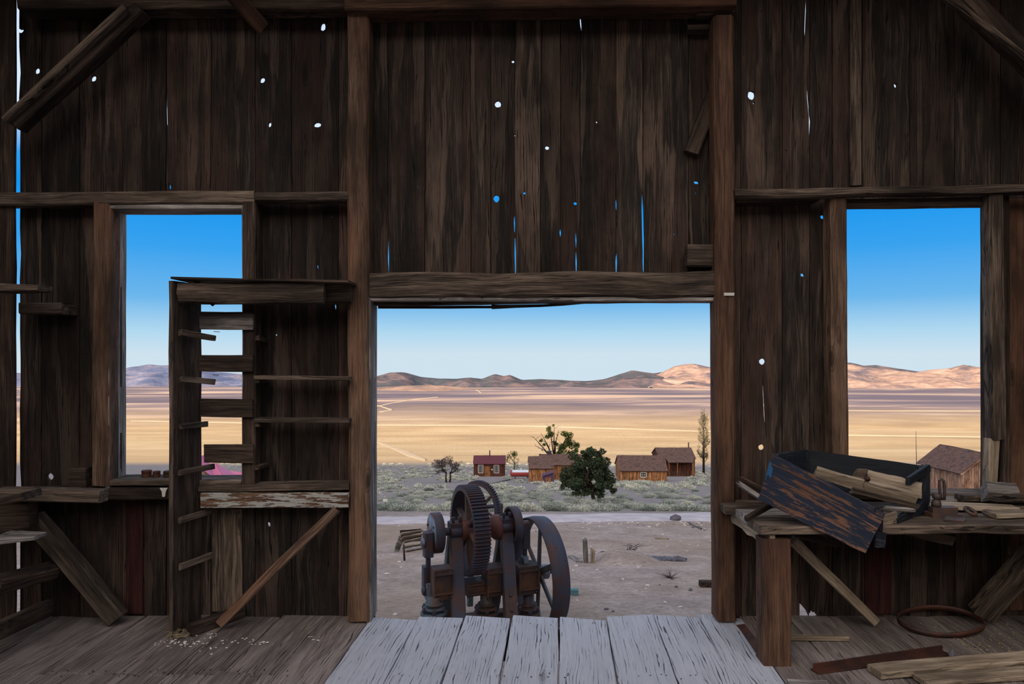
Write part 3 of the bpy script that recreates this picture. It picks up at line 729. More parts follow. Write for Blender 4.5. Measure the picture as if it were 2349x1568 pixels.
m.add(vs, [tuple(range(5, -1, -1)), tuple(range(6, 12))] + [(i, (i + 1) % 6, (i + 1) % 6 + 6, i + 6) for i in range(6)]); m.build('paint_drip', WHITE, label='white drip mark on the dark lower rail under the left window', cat='stain')

# window and door linings
def lining(name, X0, X1, z0, z1, D0, D1, mat, sill=True, side_l=True, bottom=True, th=.03):
    e = empty(name, ((X0 + X1) / 2, (D0 + D1) / 2, z0), None, None); tag(e, kind='structure')
    Dm = (D0 + D1) / 2
    for nm, a, b, B, wa in (('jamb', (X0 - th / 2, Dm, z0), (X0 - th / 2, Dm, z1 + th), (1, 0, 0), D1 - D0), ('jamb', (X1 + th / 2, Dm, z0), (X1 + th / 2, Dm, z1 + th), (1, 0, 0), D1 - D0), ('head', (X0, Dm, z1 + th / 2), (X1, Dm, z1 + th / 2), (0, 0, 1), D1 - D0)):
        m = MB(); timber(m, a, b, wa, th, B=B, jit=.003); m.build(nm, mat, e)
    return e
w1 = lining('window_1', -3.005, -2.013, 1.0, 3.084, 5.07, 5.30, GREYW)
m = MB(); timber(m, (-3.0, 5.19, 1.04), (-2.02, 5.19, 1.04), .045, .24, B=(0, 1, 0)); m.build('sill', BEAM, w1)
w2 = lining('window_2', 2.494, 3.647, .95, 3.135, 5.15, 5.30, DARKB)
m = MB(); timber(m, (2.5, 5.2, .93), (3.64, 5.2, .93), .05, .2, B=(0, 1, 0)); m.build('sill', BEAM, w2)
m = MB(); ft(m, 1942, 466, 2262, 462, 22, 5.1, .05); m.build('head_board', DARKB, w2, label='dark splintered head board')
d1 = lining('door_1', -1.052, 1.554, 0.0, 2.395, 5.06, 5.30, GREYW)

# ------------------------------------------------------------------ shelf unit at the left
e = empty('shelf_unit', (W(430, 1455, 4.95).x, 4.95, 0), 'open dark plank shelf frame with cleats standing in front of the left window', 'shelf')
a0, a1 = V((-2.398, 4.83, 0)), V((-2.325, 5.09, 0))
m = MB(); slab4(m, [a0 + V((0, 0, 2.52)), a1 + V((0, 0, 2.52)), a1 + V((0, 0, .0)), a0 + V((0, 0, .0))], .03, 3, 18, jit=.006)
m.g = [(g[1], g[0], g[2]) for g in m.g]
m.build('upright', DARKB, e)
m = MB(); timber(m, a0 + V((-.012, -.01, 0)), a0 + V((-.012, -.01, 2.52)), .03, .03, B=(0, 1, 0)); m.build('edge_strip', BEAM, e)
m = MB(); timber(m, W(392, 637, 4.8) + V((0, .14, 0)), W(800, 641, 4.8) + V((0, .14, -.01)), .016, .30, B=(0, 1, 0)); m.build('top_board', DARKB, e)
m = MB(); ft(m, 407, 668, 742, 670, 48, 4.82, .06, rnd=True, jit=.012); m.build('front_rail', BEAM, e, label='rounded slab rail')
m = MB(); ft(m, 742, 668, 803, 668, 46, 4.93, .1); m.build('rail_block', DARKB, e)
m = MB(); ft(m, 430, 692, 800, 691, 10, 5.0, .05); m.build('lower_top_strip', DARKB, e)
for (yy, h) in ((736, 38), (833, 38), (936, 42), (1040, 42)):
    m = MB(); ft(m, 458 if yy < 1000 else 468, yy, 580, yy, h, 5.03, .025, jit=.006); m.build('back_slat', GREYW if yy == 736 else DARKB, e, label='grey split slat' if yy == 736 else None)
m = MB(); ft(m, 458, 717, 580, 717, 5, 4.99, .04); m.build('slat_lip', DARKB, e)
for (x0, y0, x1, y1) in ((410, 762, 492, 776), (411, 868, 493, 875), (411, 977, 472, 973), (409, 1084, 490, 1070), (409, 1193, 488, 1170), (409, 1300, 487, 1272)):
    m = MB(); D0, D1 = 4.80, 5.12
    timber(m, W(x0, y0, D0) + V((.012, 0, 0)), W(x1, y1, D1), .042, .03, B=(1, 0, 0), endj=.012); m.build('cleat', BEAM, e)
for yy, mm in ((867, BEAM), (964, BEAM)):
    m = MB(); ft(m, 583, yy - 1, 800, yy + 2, 9, 4.95, .14); m.build('shelf', mm, e)
for yy in (774, 872, 972, 1072):
    m = MB(); timber(m, W(590, yy, 4.97) , W(612, yy + (8 if yy < 812 else -6 if yy > 1000 else 0), 5.2), .036, .03, B=(1, 0, 0)); m.build('cleat', DARKB, e)
m = MB(); timber(m, W(415, 1458, 4.82) + V((.06, 0, .035)), V((-2.05, 5.18, .04)), .07, .1, B=(0, 0, 1)); m.build('floor_rail', DARKB, e)
m = MB(); timber(m, W(447, 640, 5.0), W(490, 699, 5.0), .03, .02); m.build('splint', DARKB, e)
for x_, y_ in ((396, 743), (490, 760), (398, 858), (488, 859)):
    m = MB(); cyl(m, W(x_, y_, 4.86), W(x_ + 14, y_ + 1, 4.86), .0025, 6); m.build('nail', RUSTD, e)

# ------------------------------------------------------------------ cans on the window sill
for i, (xa, xb, yt, lb) in enumerate(((325, 348, 1085, 'leftmost dark rusty can on the left window sill, the widest'), (350.5, 368, 1087, 'middle small rusty can on the left window sill'), (375, 398, 1086.5, 'right rusty can on the left window sill, next to the shelf upright'))):
    D = 5.2; e = empty('rusty_can', (W((xa + xb) / 2, 0, D).x, D, 1.0625), lb, 'can')
    wd = (xb - xa) * D / F; h = (1100 - yt) * D / F
    m = MB(); revolve(m, (W((xa + xb) / 2, 0, D).x, D, 1.0625), (0, 0, 1), [(wd * .48, 0), (wd * .5, .006), (wd * .47, .012), (wd * .47, h - .012), (wd * .5, h - .006), (wd * .49, h)], 20); m.build('can_body', RUSTD, e)
    m = MB(); revolve(m, (W((xa + xb) / 2, 0, D).x, D, 1.0625 + h), (0, 0, 1), [(wd * .43, 0), (wd * .4, .003), (wd * .1, .004)], 20); m.build('lid', RUSTD, e)

# ------------------------------------------------------------------ workbench
ZB = .90
e = empty('workbench', (W(2050, 0, 4.6).x, 4.7, 0), 'rough plank workbench with a thick square front leg under the right window', 'workbench')
def pz(px, D, z): return V(((px - CX) * D / F, D, z))
def benchboard(pxa, pxb, D0, D1, th, mat, nm='top_plank', dz=0, **k):
    m = MB(); Dm = (D0 + D1) / 2
    timber(m, V(((pxa - CX) * Dm / F, Dm, ZB - th / 2 + dz)), V(((pxb - CX) * Dm / F, Dm, ZB - th / 2 + dz)), D1 - D0, th, B=(0, 0, 1), **k); return m.build(nm, mat, e)
benchboard(1730, 2560, 4.34, 4.60, .055, BEAM, jit=.014)
benchboard(1700, 2540, 4.61, 4.86, .05, GREYW, jit=.01)
benchboard(1655, 2500, 4.87, 5.10, .05, BEAM, jit=.01, dz=.004)
m = MB(); timber(m, W(1783, 1238, 4.345) + V((0, .075, 0)), V(((1784 - CX) * 4.345 / F, 4.345 + .075, 0)), .178, .15, B=(0, 1, 0), jit=.006, ch=.008); m.build('leg', REDPOST, e)
m = MB(); timber(m, pz(1758, 4.46, 0), pz(1754, 4.46, .82), .03, .18, B=(0, 1, 0), jit=.006); m.build('leg_board', POST, e, label='split board nailed to the leg')
m = MB(); timber(m, pz(2540, 4.42, 0), pz(2540, 4.42, .83), .15, .15, B=(0, 1, 0)); m.build('leg', DARKB, e)
m = MB(); slab4(m, [pz(1665, 5.1, .845), pz(1768, 4.36, .845), pz(1768, 4.36, .74), pz(1668, 5.1, .77)], .035, 8, 3, jit=.005, ragged=.02); m.build('end_apron', PALEW, e, label='pale broken end board')
m = MB(); timber(m, pz(1830, 4.62, .82), pz(2540, 4.62, .82), .05, .06, B=(0, 1, 0)); m.build('bearer', DARKB, e)
# timber pieces poking out below the bench
T('broken_board', DARKB, 1830, 1222, 1925, 1252, 22, 4.62, .04, label='dark broken board end poking out under the bench beside the leg', cat='board', taper=.6, jit=.012)
T('broken_board', BEAM, 2060, 1205, 2190, 1240, 26, 4.66, .04, label='jagged grey board end poking out below the bench middle', cat='board', jit=.014)
T('hanging_lath', DARKB, 2312, 1222, 2316, 1275, 9, 4.8, .02, label='short dark lath hanging under the bench at the right', cat='board')

# boards lying on the bench
def lay(name, mat, pts, th, label, cat='board', rag=.01):
    m = MB(); slab4(m, pts, -th, 10, 3, jit=.004, ragged=rag)
    return m.build(name, mat, label=label, cat=cat)
def flatb(name, mat, pxa, Da, pxb, Db, wd, th, z, label, cat='plank', z1=None, **k):
    m = MB(); timber(m, pz(pxa, Da, z + th / 2), pz(pxb, Db, (z1 if z1 is not None else z) + th / 2), wd, th, B=(0, 0, 1), **k)
    return m.build(name, mat, label=label, cat=cat)
Z0 = ZB + .012
flatb('loose_plank', GREYW, 2105, 5.02, 2420, 5.02, .12, .03, Z0, 'pale plank lying along the back of the bench under the right window')
flatb('loose_plank', PALEW, 2120, 4.83, 2330, 4.72, .14, .035, Z0, 'pale plank on the bench right behind the rusty clamp', taper=.9)
flatb('loose_plank', BEAM, 2200, 4.93, 2480, 4.93, .10, .04, Z0 + .03, 'brownish plank lying on other boards at the back right of the bench')
flatb('loose_plank', PALEW, 2270, 4.56, 2480, 4.62, .12, .03, Z0, 'short pale plank at the front right of the bench top')
m = MB(); slab4(m, [W(2262, 1102, 4.86), W(2330, 1107, 4.86), W(2340, 1130, 4.78), W(2268, 1129, 4.78)], .10, 4, 3, jit=.01); m.build('wood_block', GREYW, label='chunky pale sawn block on the right end of the bench', cat='block')
# iron clamp
e = empty('iron_clamp', pz(2160, 4.6, ZB), 'rusty iron clamp with an upright loop handle standing on the bench', 'clamp')
m = MB(); bbox(m, pz(2163, 4.6, ZB + .045), .17, .07, .05); bbox(m, pz(2163, 4.6, ZB + .015), .20, .11, .03); m.build('base', RUST, e)
m = MB(); revolve(m, pz(2147, 4.6, ZB + .07), (.1, 0, 1), [(.028, 0), (.032, .02), (.026, .04), (.018, .05), (.028, .055), (.028, .085), (.016, .09)], 14); m.build('screw_head', RUST, e)
m = MB(); q = [pz(x_, 4.58, 2 - (y_ - HY) * 4.58 / F) for x_, y_ in ((2160, 1146), (2156, 1130), (2155, 1110), (2156, 1102), (2160, 1099), (2165, 1102), (2166, 1112), (2167, 1132), (2166, 1146))]
tube(m, q, .009); m.build('loop_handle', RUST, e)
m = MB()
def ring(c, r, r2, nrm=(0, 0, 1), n=28, k=8):
    mm = MB(); nrm = V(nrm).normalized(); t = V((1, 0, 0)) if abs(nrm.x) < .9 else V((0, 1, 0)); e1 = nrm.cross(t).normalized(); e2 = nrm.cross(e1)
    revolve(mm, c, nrm, [(r + r2 * math.cos(a), r2 * math.sin(a)) for a in [2 * math.pi * i / k for i in range(k)]], n, closed=True); return mm
ring(pz(2226, 4.62, ZB + .035), .035, .012, (.3, -.5, 1)).build('iron_ring', RUST, label='rusty iron ring on the bench right of the clamp', cat='ring')
ring(pz(2266, 4.6, ZB + .03), .024, .010, (-.2, -.3, 1)).build('iron_ring', RUST, label='small rusty shackle on the bench beside the larger ring', cat='ring')
m = MB(); slab4(m, [pz(2170, 4.50, ZB + .03), pz(2215, 4.5, ZB + .02), pz(2213, 4.42, ZB + .016), pz(2165, 4.44, ZB + .02)], .012, 5, 3, jit=.01); m.build('iron_scrap', RUST, label='flat rusty scrap in front of the clamp', cat='scrap')

# ------------------------------------------------------------------ blue crate tipped on the bench
e = empty('wooden_crate', pz(1930, 4.55, ZB), 'broken blue-black painted wooden crate tipped over the front of the bench', 'crate')
TL, TR, BR, BL = W(1772, 1038, 4.42), W(2030, 1176, 4.20), W(1984, 1267, 4.24), W(1740, 1143, 4.46)
m = MB(); slab4(m, [TL, TR, BR, BL], -.022, 14, 6, jit=.003, ragged=.006); m.build('front_panel', BLUEP, e, label='front panel with worn blue paint')
bTL, bTR, bBR, bBL = W(1846, 1030, 4.92), W(2130, 1069, 4.86), W(2130, 1152, 4.80), W(1850, 1112, 4.9)
m = MB(); slab4(m, [bTL, bTR, bBR, bBL], -.022, 12, 4, jit=.003); m.build('back_panel', BLACKP, e)
m = MB(); slab4(m, [W(1778, 1040, 4.45), bTL, bBL, W(1762, 1120, 4.47)], -.02, 6, 4, jit=.003); m.build('end_panel', BLACKP, e)
m = MB(); timber(m, W(1846, 1035, 4.9), W(1846, 1110, 4.9), .06, .05); m.build('corner_block', BLACKP, e)
m = MB(); timber(m, W(2117, 1072, 4.72), W(2117, 1156, 4.70), .07, .035); m.build('end_post', BLACKP, e)
m = MB(); timber(m, W(2082, 1104, 4.55), W(2128, 1074, 4.74), .03, .055, B=(0, 0, 1)); m.build('end_rail', BLACKP, e)
m = MB(); timber(m, W(2055, 1204, 4.42), W(2124, 1156, 4.72), .03, .09, B=(0, 0, 1)); m.build('end_rail', BLACKP, e)
m = MB(); slab4(m, [W(1790, 1120, 4.50), W(2050, 1172, 4.44), W(2056, 1200, 4.40), W(1850, 1170, 4.42)], .018, 8, 3); m.build('bottom_board', BEAM, e)
m = MB(); slab4(m, [W(2006, 1188, 4.36), W(2052, 1172, 4.44), W(2052, 1212, 4.44), W(2018, 1212, 4.38)], -.02, 4, 3); m.build('inner_end', PALEW, e, label='bare pale wood end')
m = MB(); slab4(m, [W(2010, 1160, 4.20), W(2029, 1170, 4.24), W(2022, 1220, 4.26), W(2006, 1190, 4.2)], .012, 4, 4, jit=.012, ragged=.02)
slab4(m, [W(2012, 1215, 4.25), W(2034, 1222, 4.27), W(2030, 1256, 4.27), W(2008, 1254, 4.25)], .014, 3, 3, jit=.004); m.build('torn_corner_strap', BLACKP, e, label='shiny torn black corner strap')
m = MB(); slab4(m, [W(1766, 1055, 4.405), W(1773, 1075, 4.40), W(1768, 1098, 4.41), W(1755, 1100, 4.42)], .008, 3, 3); m.build('blue_patch', flat('bright_blue_paint', l3(40, 84, 124), var=.2), e, label='bright blue paint patch')
# boards inside the crate
def wp(name, mat, x0, y0, D0, x1, y1, D1, wpx, th, label, cat='board', **k):
    m = MB(); p0, p1 = W(x0, y0, D0), W(x1, y1, D1); timber(m, p0, p1, wpx * D0 / F, th, B=(0, .6, -.8) if False else (0, 1, .35), **k); return m.build(name, mat, label=label, cat=cat)
kbp = wp('split_board', PALEW, 1870, 1082, 4.62, 2100, 1148, 4.52, 26, .025, 'long pale board lying across inside the crate', jit=.012, taper=1.3)
kb = None
m = MB(); slab4(m, [W(1990, 1078, 4.74), W(2112, 1108, 4.66), W(2110, 1146, 4.6), W(1985, 1112, 4.7)], -.02, 8, 4, jit=.004, ragged=.02); m.build('split_board', PALEW, label='wide pale board with notched edge at the back inside the crate', cat='board')
m = MB(); slab4(m, [W(1962, 1076, 4.70), W(1984, 1078, 4.72), W(1972, 1104, 4.68), W(1953, 1098, 4.66)], -.03, 3, 3); m.build('wood_block', BEAM, label='small brown wedge standing inside the crate', cat='block')
wp('split_board', BEAM, 1955, 1122, 4.47, 2105, 1163, 4.5, 12, .02, 'narrow brown board low inside the crate near its open end')
wp('split_board', GREYW, 2030, 1165, 4.46, 2100, 1170, 4.5, 10, .02, 'short grey batten at the open end of the crate')
m = MB(); revolve(m, W(1987, 1098, 4.56), (0, -1, .2), [(.012, 0), (.018, .01), (.018, .022), (.008, .026), (.008, .04)], 12); m.build('knob', RUSTD, kbp, label='round rusty knob')
tube(MB(), [W(1987, 1100, 4.54)] * 2, .001)
m = MB(); tube(m, [W(1980, 1082, 4.56), W(1986, 1098, 4.54), W(1980, 1112, 4.53), W(1984, 1128, 4.5)], .002, 5); m.build('wire', RUSTD, label='thin bent wire hanging from the rusty knob in the crate', cat='wire')
# stick and plank left of the crate
wp('stake', DARKB, 1712, 1190, 4.50, 1776, 1153, 4.6, 13, .03, 'dark pointed stake lying on the bench left of the crate', 'stake')
wp('loose_plank', GREYW, 1694, 1108, 5.0, 1745, 1142, 4.72, 14, .03, 'short grey board leaning on the back left corner of the bench', 'plank')
wp('loose_plank', DARKB, 1700, 1100, 5.05, 1760, 1128, 4.86, 20, .02, 'dark thin board behind the grey one on the bench back left corner', 'plank')

# ------------------------------------------------------------------ things on the floor
def FP(px, py, z=0): D = (EYE - z) * F / (py - HY); return V(((px - CX) * D / F, D, z))
def fl(name, mat, a, b, wd, th, label, cat, z=.008, **k):
    m = MB(); p0, p1 = FP(*a, z) + V((0, 0, th / 2)), FP(*b, z) + V((0, 0, th / 2)); timber(m, p0, p1, wd, th, B=(0, 0, 1), **k); return m.build(name, mat, label=label, cat=cat)
fl('floor_plank', PALEW, (2004, 1548), (2420, 1512), .13, .045, 'long pale plank lying on the floor at the lower right, the upper one', 'plank', jit=.005)
fl('floor_plank', PALEW, (2110, 1566), (2440, 1542), .12, .03, 'second pale plank on the floor in front of the long one', 'plank')
fl('floor_plank', GREYW, (1812, 1580), (1905, 1585), .12, .04, 'pale plank end at the bottom edge right of the bench leg', 'plank')
fl('batten', PALEW, (1742, 1466), (1946, 1468), .04, .03, 'thin pale batten on the floor behind the bench leg', 'batten')
m = MB(); a, b = FP(1868, 1540, .01), FP(2170, 1496, .01)
timber(m, a, b, .07, .008, B=(0, 0, 1), jit=.002); timber(m, a + V((.01, .035, .018)), b + V((0, .035, .018)), .008, .035, B=(0, 0, 1), jit=.002)
m.build('angle_iron', RUSTD, label='dark rusty angle iron lying on the floor', cat='scrap iron')
m = MB(); slab4(m, [FP(1690, 1432, .02), FP(1708, 1430, .05), FP(1762, 1500, .05), FP(1732, 1494, .02)], .006, 8, 3); m.build('sheet_strip', RUSTD, label='narrow dark metal strip on the floor left of the bench leg', cat='scrap iron')
c = FP(2157, 1440, 0)
m = MB(); r = .30
revolve(m, (0, 0, 0), (0, 0, 1), [(r, .0), (r, .035), (r - .007, .035), (r - .007, .0)], 56, closed=True)
m.v = [V((c.x + v.x, c.y + v.y * .62, .008 + v.z + .028 * (1 + v.y / r) + .012 * math.sin(v.x * 7))) for v in m.v]
m.build('barrel_hoop', RUSTD, label='large rusty barrel hoop lying on the floor under the bench', cat='hoop')
m = MB(); p = FP(2182, 1508, 0); revolve(m, p + V((0, 0, .005)), (.2, 0, 1), [(.022, 0), (.02, .02), (.012, .04), (.003, .055)], 10); m.build('stone', STONED, label='small pointed pinkish stone behind the pale floor plank', cat='stone')
m = MB(); 
for i in range(240):
    px, py = random.gauss(2270, 60), random.gauss(1475, 26)
    if not (1420 < py < 1560) or px > 2345: continue
    p = FP(px, py, .004); s_ = U(.003, .011); a = U(0, 6.28)
    m.add([p + V((math.cos(a + k) * s_, math.sin(a + k) * s_, U(0, .006))) for k in (0, 2.1, 4.2)], [(0, 1, 2)])
m.build('leaf_litter', flat('straw_litter', l3(150, 132, 96), var=.3), label='pale straw and chips scattered on the floor at right', cat='litter', kind='stuff')
m = MB()
for (cx, cy, sxx, syy, nn) in ((415, 1475, 22, 6, 40), (470, 1480, 30, 9, 30), (600, 1475, 14, 3, 8), (724, 1466, 6, 4, 6), (560, 1470, 16, 4, 10), (480, 1455, 12, 5, 10)):
    for i in range(nn):
        p = FP(random.gauss(cx, sxx), max(1435, random.gauss(cy, syy)), .0055); s_ = U(.002, .010); n = 7
        m.add([p + V((0, 0, .003))] + [p + V((math.cos(2 * math.pi * k / n) * s_ * U(.5, 1.6), math.sin(2 * math.pi * k / n) * s_ * U(.5, 1.4), 0)) for k in range(n)], [(0, 1 + k, 1 + (k + 1) % n) for k in range(n)])
m.build('bird_droppings', WHITE, label='white bird droppings splashed on the floor below the shelf upright', cat='droppings', kind='stuff')
m = MB()
c = FP(408, 1458, .01)
for i in range(70):
    a = U(0, 6.28); r0 = U(.02, .07); q = c + V((math.cos(a) * r0, math.sin(a) * r0 * .8, U(.003, .03))); b = a + U(.8, 2); q2 = q + V((math.cos(b), math.sin(b), U(-.2, .2))) * U(.03, .07)
    tube(m, [q, (q + q2) / 2 + V((0, 0, .004)), q2], .0016, 4)
m.build('fallen_nest', flat('nest_straw', l3(140, 124, 98), var=.3), label='flattened straw bird nest at the foot of the shelf upright', cat='nest', kind='stuff')
m = MB()
for i in range(90):
    px, py = (U(120, 660), 1544 + U(-9, 7)) if i < 45 else (U(900, 1620), random.choice([1548, 1552, 1430]) + U(-5, 5))
    p = FP(px, py, .0062); revolve(m, p, (0, 0, 1), [(.005, 0), (.005, .003), (.001, .004)], 6)
m.build('nail_heads', RUSTD, floor, kind='stuff')

# ------------------------------------------------------------------ pump outside the door
YAW = math.radians(21); DP = 8.7; gz = zg(0, DP)
bdir = V((math.cos(YAW), math.sin(YAW), 0))
pc = W(1085, 1213, DP)
pump = empty('geared_pump', (pc.x, pc.y, gz), 'large rusty triplex pump with toothed gear wheel and belt pulley outside the doorway', 'machine', rz=YAW)
ZS = pc.z - gz                                           # shaft height over ground
def lx(px, yy=0):                                        # local x whose projection falls on px
    t = (px - CX) / F                                    # (pc.x + x c - y s) = t (DP + x s + y c)
    cc, ss = math.cos(YAW), math.sin(YAW)
    return (t * (DP + yy * cc) - pc.x + yy * ss) / (cc - t * ss)
def lz(py, px=1085, yy=0):
    D = DP + lx(px, yy) * math.sin(YAW) + yy * math.cos(YAW); return EYE - (py - HY) * D / F - gz
def part(mb, nm, mat, label=None, par=None):
    return mb.build(nm, mat, par or pump, local=True, label=label)
def gearwheel(c, r, width, teeth, spokes, mat, nm, hub=.09, rim=.07, th=.03, label=None, rot=0, ax=(1, 0, 0), hubmat=None, spk=.05):
    mb = MB(); n = teeth * 4; vs = []; fs = []
    for side in (-1, 1):
        for k in range(n):
            a = 2 * math.pi * k / n; rr = r + (th if (k % 4) in (0, 1) else 0) * (.92 if False else 1)
            vs.append((side * width / 2, math.cos(a) * rr, math.sin(a) * rr))
        for k in range(n):
            a = 2 * math.pi * k / n; vs.append((side * width / 2, math.cos(a) * (r - rim), math.sin(a) * (r - rim)))
    for k in range(n):
        k2 = (k + 1) % n
        fs += [(k, 2 * n + k, 2 * n + k2, k2), (n + k, n + k2, 3 * n + k2, 3 * n + k), (k, k2, n + k2, n + k), (2 * n + k, 3 * n + k, 3 * n + k2, 2 * n + k2)]
    M = Matrix.Rotation(rot, 3, 'Z'); C0 = V(c)
    mb.add([C0 + M @ V(v) for v in vs], fs)
    g = part(mb, nm, mat, label)
    for k in range(spokes):
        a = 2 * math.pi * k / spokes + .35; d = V((0, math.cos(a), math.sin(a)))
        mb = MB(); timber(mb, C0 + M @ (d * hub * .8), C0 + M @ (d * (r - rim * .8)), spk, width * .45, B=M @ V((1, 0, 0)), seg=3, jit=0, ch=.008, taper=.75, endj=0)
        part(mb, 'spoke', hubmat or mat, None, g)
    mb = MB(); revolve(mb, C0 - M @ V((width * .75, 0, 0)), M @ V((1, 0, 0)), [(hub * .7, 0), (hub, .02), (hub, width * 1.5 - .02), (hub * .7, width * 1.5)], 24)
    part(mb, 'hub', hubmat or mat, None, g)
    return g
xg = lx(1077)
gearwheel((xg, 0, ZS), .54, .20, 76, 6, IRON, 'main_gear', hub=.11, rim=.045, th=.028, hubmat=RUST, spk=.06)
# crankshaft
m = MB(); cyl(m, (lx(985), 0, ZS), (lx(1212), 0, ZS), .05, 20); part(m, 'crankshaft', IRON)
# hub cones each side
m = MB(); revolve(m, (lx(1052), 0, ZS), (1, 0, 0), [(.06, 0), (.15, .03), (.12, .12), (.10, .2)], 24); part(m, 'bearing_hub', REDI)
m = MB(); revolve(m, (lx(1150), 0, ZS), (-1, 0, 0), [(.06, 0), (.16, .03), (.16, .10), (.11, .16)], 24); part(m, 'bearing_hub', REDI)
def disc(px, r, wd, mat, nm, face):
    x0 = lx(px); m = MB()
    revolve(m, (x0, 0, ZS), (1, 0, 0), [(r * .3, .0), (r - .012, 0), (r, .008), (r, wd - .008), (r - .012, wd), (r * .3, wd)], 40)
    d = part(m, nm, mat)
    m = MB(); revolve(m, (x0 - .006, 0, ZS), (1, 0, 0), [(r * .2, 0), (r * .93, .002), (r * .93, .012)], 36); part(m, 'disc_face', face, 'dusty blue-grey face', d)
    for k in range(3):
        a = 2.1 * k + .4; m = MB(); cyl(m, (x0 - .02, math.cos(a) * r * .7, ZS + math.sin(a) * r * .7), (x0, math.cos(a) * r * .7, ZS + math.sin(a) * r * .7), .014, 8); part(m, 'bolt', IRON, None, d)
disc(990, .25, .12, IRON, 'crank_disc', IRONB)
# right crank disc is an open dished wheel
x0 = lx(1168); m = MB(); r = .245
revolve(m, (x0, 0, ZS), (1, 0, 0), [(r, 0), (r, .11), (r - .03, .11), (r - .03, .09), (.08, .09), (.08, .05), (r - .03, .05), (r - .03, 0)], 40, closed=True); part(m, 'crank_disc', IRON)
# standards (front and rear legs with bearing block)
for px, pb in ((1045, 1054), (1160, 1176)):
    xx = lx(px)
    for sy, mt in ((-1, IRON), (1, TEALI)):
        m = MB(); xb = lx(pb, sy * .62) if sy < 0 else xx + .02
        timber(m, (xx, sy * .02, ZS - .02), (xb, sy * .62, .02), .17, .10, B=(0, 1, .4 * sy), seg=6, jit=.002, ch=.012); part(m, 'standard_leg', mt)
    m = MB(); cyl(m, (xx - .09, -.05, ZS + .0), (xx + .09, -.05, ZS + .0), .075, 20); bbox(m, (xx, 0, ZS + .06), .16, .20, .10); part(m, 'bearing_block', IRON)
    for q in (-.045, .045):
        m = MB(); cyl(m, (xx + q, -.05, ZS + .08), (xx + q, -.05, ZS + .19), .018, 10); revolve(m, (xx + q, -.05, ZS + .15), (0, 0, 1), [(.03, 0), (.03, .035), (.02, .04)], 6, sm=False); part(m, 'cap_bolt', IRON)
# riveted plate on the right leg
m = MB(); xa = lx(1176, -.45); p0, p1 = V((lx(1168, -.38), -.40, lz(1345, 1168, -.38))), V((lx(1178, -.64), -.68, .05))
timber(m, p0, p1, .15, .02, B=(0, 1, -.4), seg=3, jit=.001, ch=.003); pl = part(m, 'splice_plate', RUST)
for k in range(4):
    q = p0 + (p1 - p0) * (.12 + .24 * k); m = MB(); revolve(m, q + V((-.0, -.012, 0)), (0, -1, 0), [(.024, 0), (.022, .015), (.01, .022)], 8); part(m, 'rivet', IRON, None, pl)
# cross-head guide body: girders
def gx(a, b, pya, pyb, yy, dy, mat, nm, lip=True):
    xa, xb = lx(a, yy), lx(b, yy); za, zb = lz(pya, (a + b) / 2, yy), lz(pyb, (a + b) / 2, yy)
    m = MB(); bbox(m, ((xa + xb) / 2, yy, (za + zb) / 2), xb - xa, dy, za - zb, ch=.01); g = part(m, nm, mat)
    if lip:
        for q in (.14, .78):
            m = MB(); zz = za + (zb - za) * q; bbox(m, ((xa + xb) / 2, yy - dy / 2 - .015, zz), xb - xa, .05, .02, ch=.003); part(m, 'flange', RUST, None, g)
        for q in (.02, .98):
            m = MB(); bbox(m, (xa + (xb - xa) * q, yy - dy / 2 - .012, (za + zb) / 2), .022, .045, za - zb, ch=.003); part(m, 'rib', RUST, None, g)
        for q in (.1, .9):
            m = MB(); revolve(m, (xa + (xb - xa) * .86, yy - dy / 2, za + (zb - za) * q), (0, -1, 0), [(.018, 0), (.018, .03), (.01, .034)], 6, sm=False); part(m, 'bolt', IRON, None, g)
    return g
gx(990, 1034, 1300, 1368, -.22, .22, RUST, 'guide_housing')
gx(1066, 1108, 1328, 1360, -.05, .22, RUST, 'guide_housing')
gx(1110, 1153, 1296, 1360, -.1, .24, RUST, 'guide_housing')
gx(1182, 1226, 1292, 1356, -.06, .26, RUST, 'guide_housing')
gx(990, 1228, 1322, 1350, .15, .1, RUST, 'cross_girder', False)
# connecting rods
def rod(px, yy, pt, pb, pw, head=True):
    xx = lx(px, yy); m = MB(); zt_, zb_ = lz(pt, px, yy), lz(pb, px, yy)
    timber(m, (xx, yy, zt_), (xx + .01, yy + .03, zb_), .055, .05, B=(0, 1, 0), seg=4, jit=0, taper=1.1, ch=.01); r_ = part(m, 'connecting_rod', IRON)
    m = MB(); bbox(m, (xx, yy, zt_ + .11), .11, .14, .30, ch=.015); part(m, 'rod_end', IRON, None, r_)
    m = MB(); revolve(m, (xx - .085, yy, zt_ + .13), (1, 0, 0), [(.05, 0), (.065, .01), (.065, .03), (.075, .03)], 18); part(m, 'crank_pin', IRONB, None, r_)
    m = MB(); bbox(m, (xx, yy, zb_ + .05), .07, .12, .2, ch=.012); part(m, 'crosshead', IRONB, None, r_)
    m = MB(); revolve(m, (xx - .08, yy, zb_ + .06), (1, 0, 0), [(.03, 0), (.055, .01), (.055, .03), (.07, .03)], 16); part(m, 'wrist_pin', IRON, None, r_)
rod(982, -.12, 1268, 1364, 1); rod(1204, 0, 1248, 1300, 1)
m = MB(); bbox(m, (lx(975, -.1), -.08, lz(1325, 975, -.1)), .05, .12, .28); part(m, 'guide_bar', IRON)
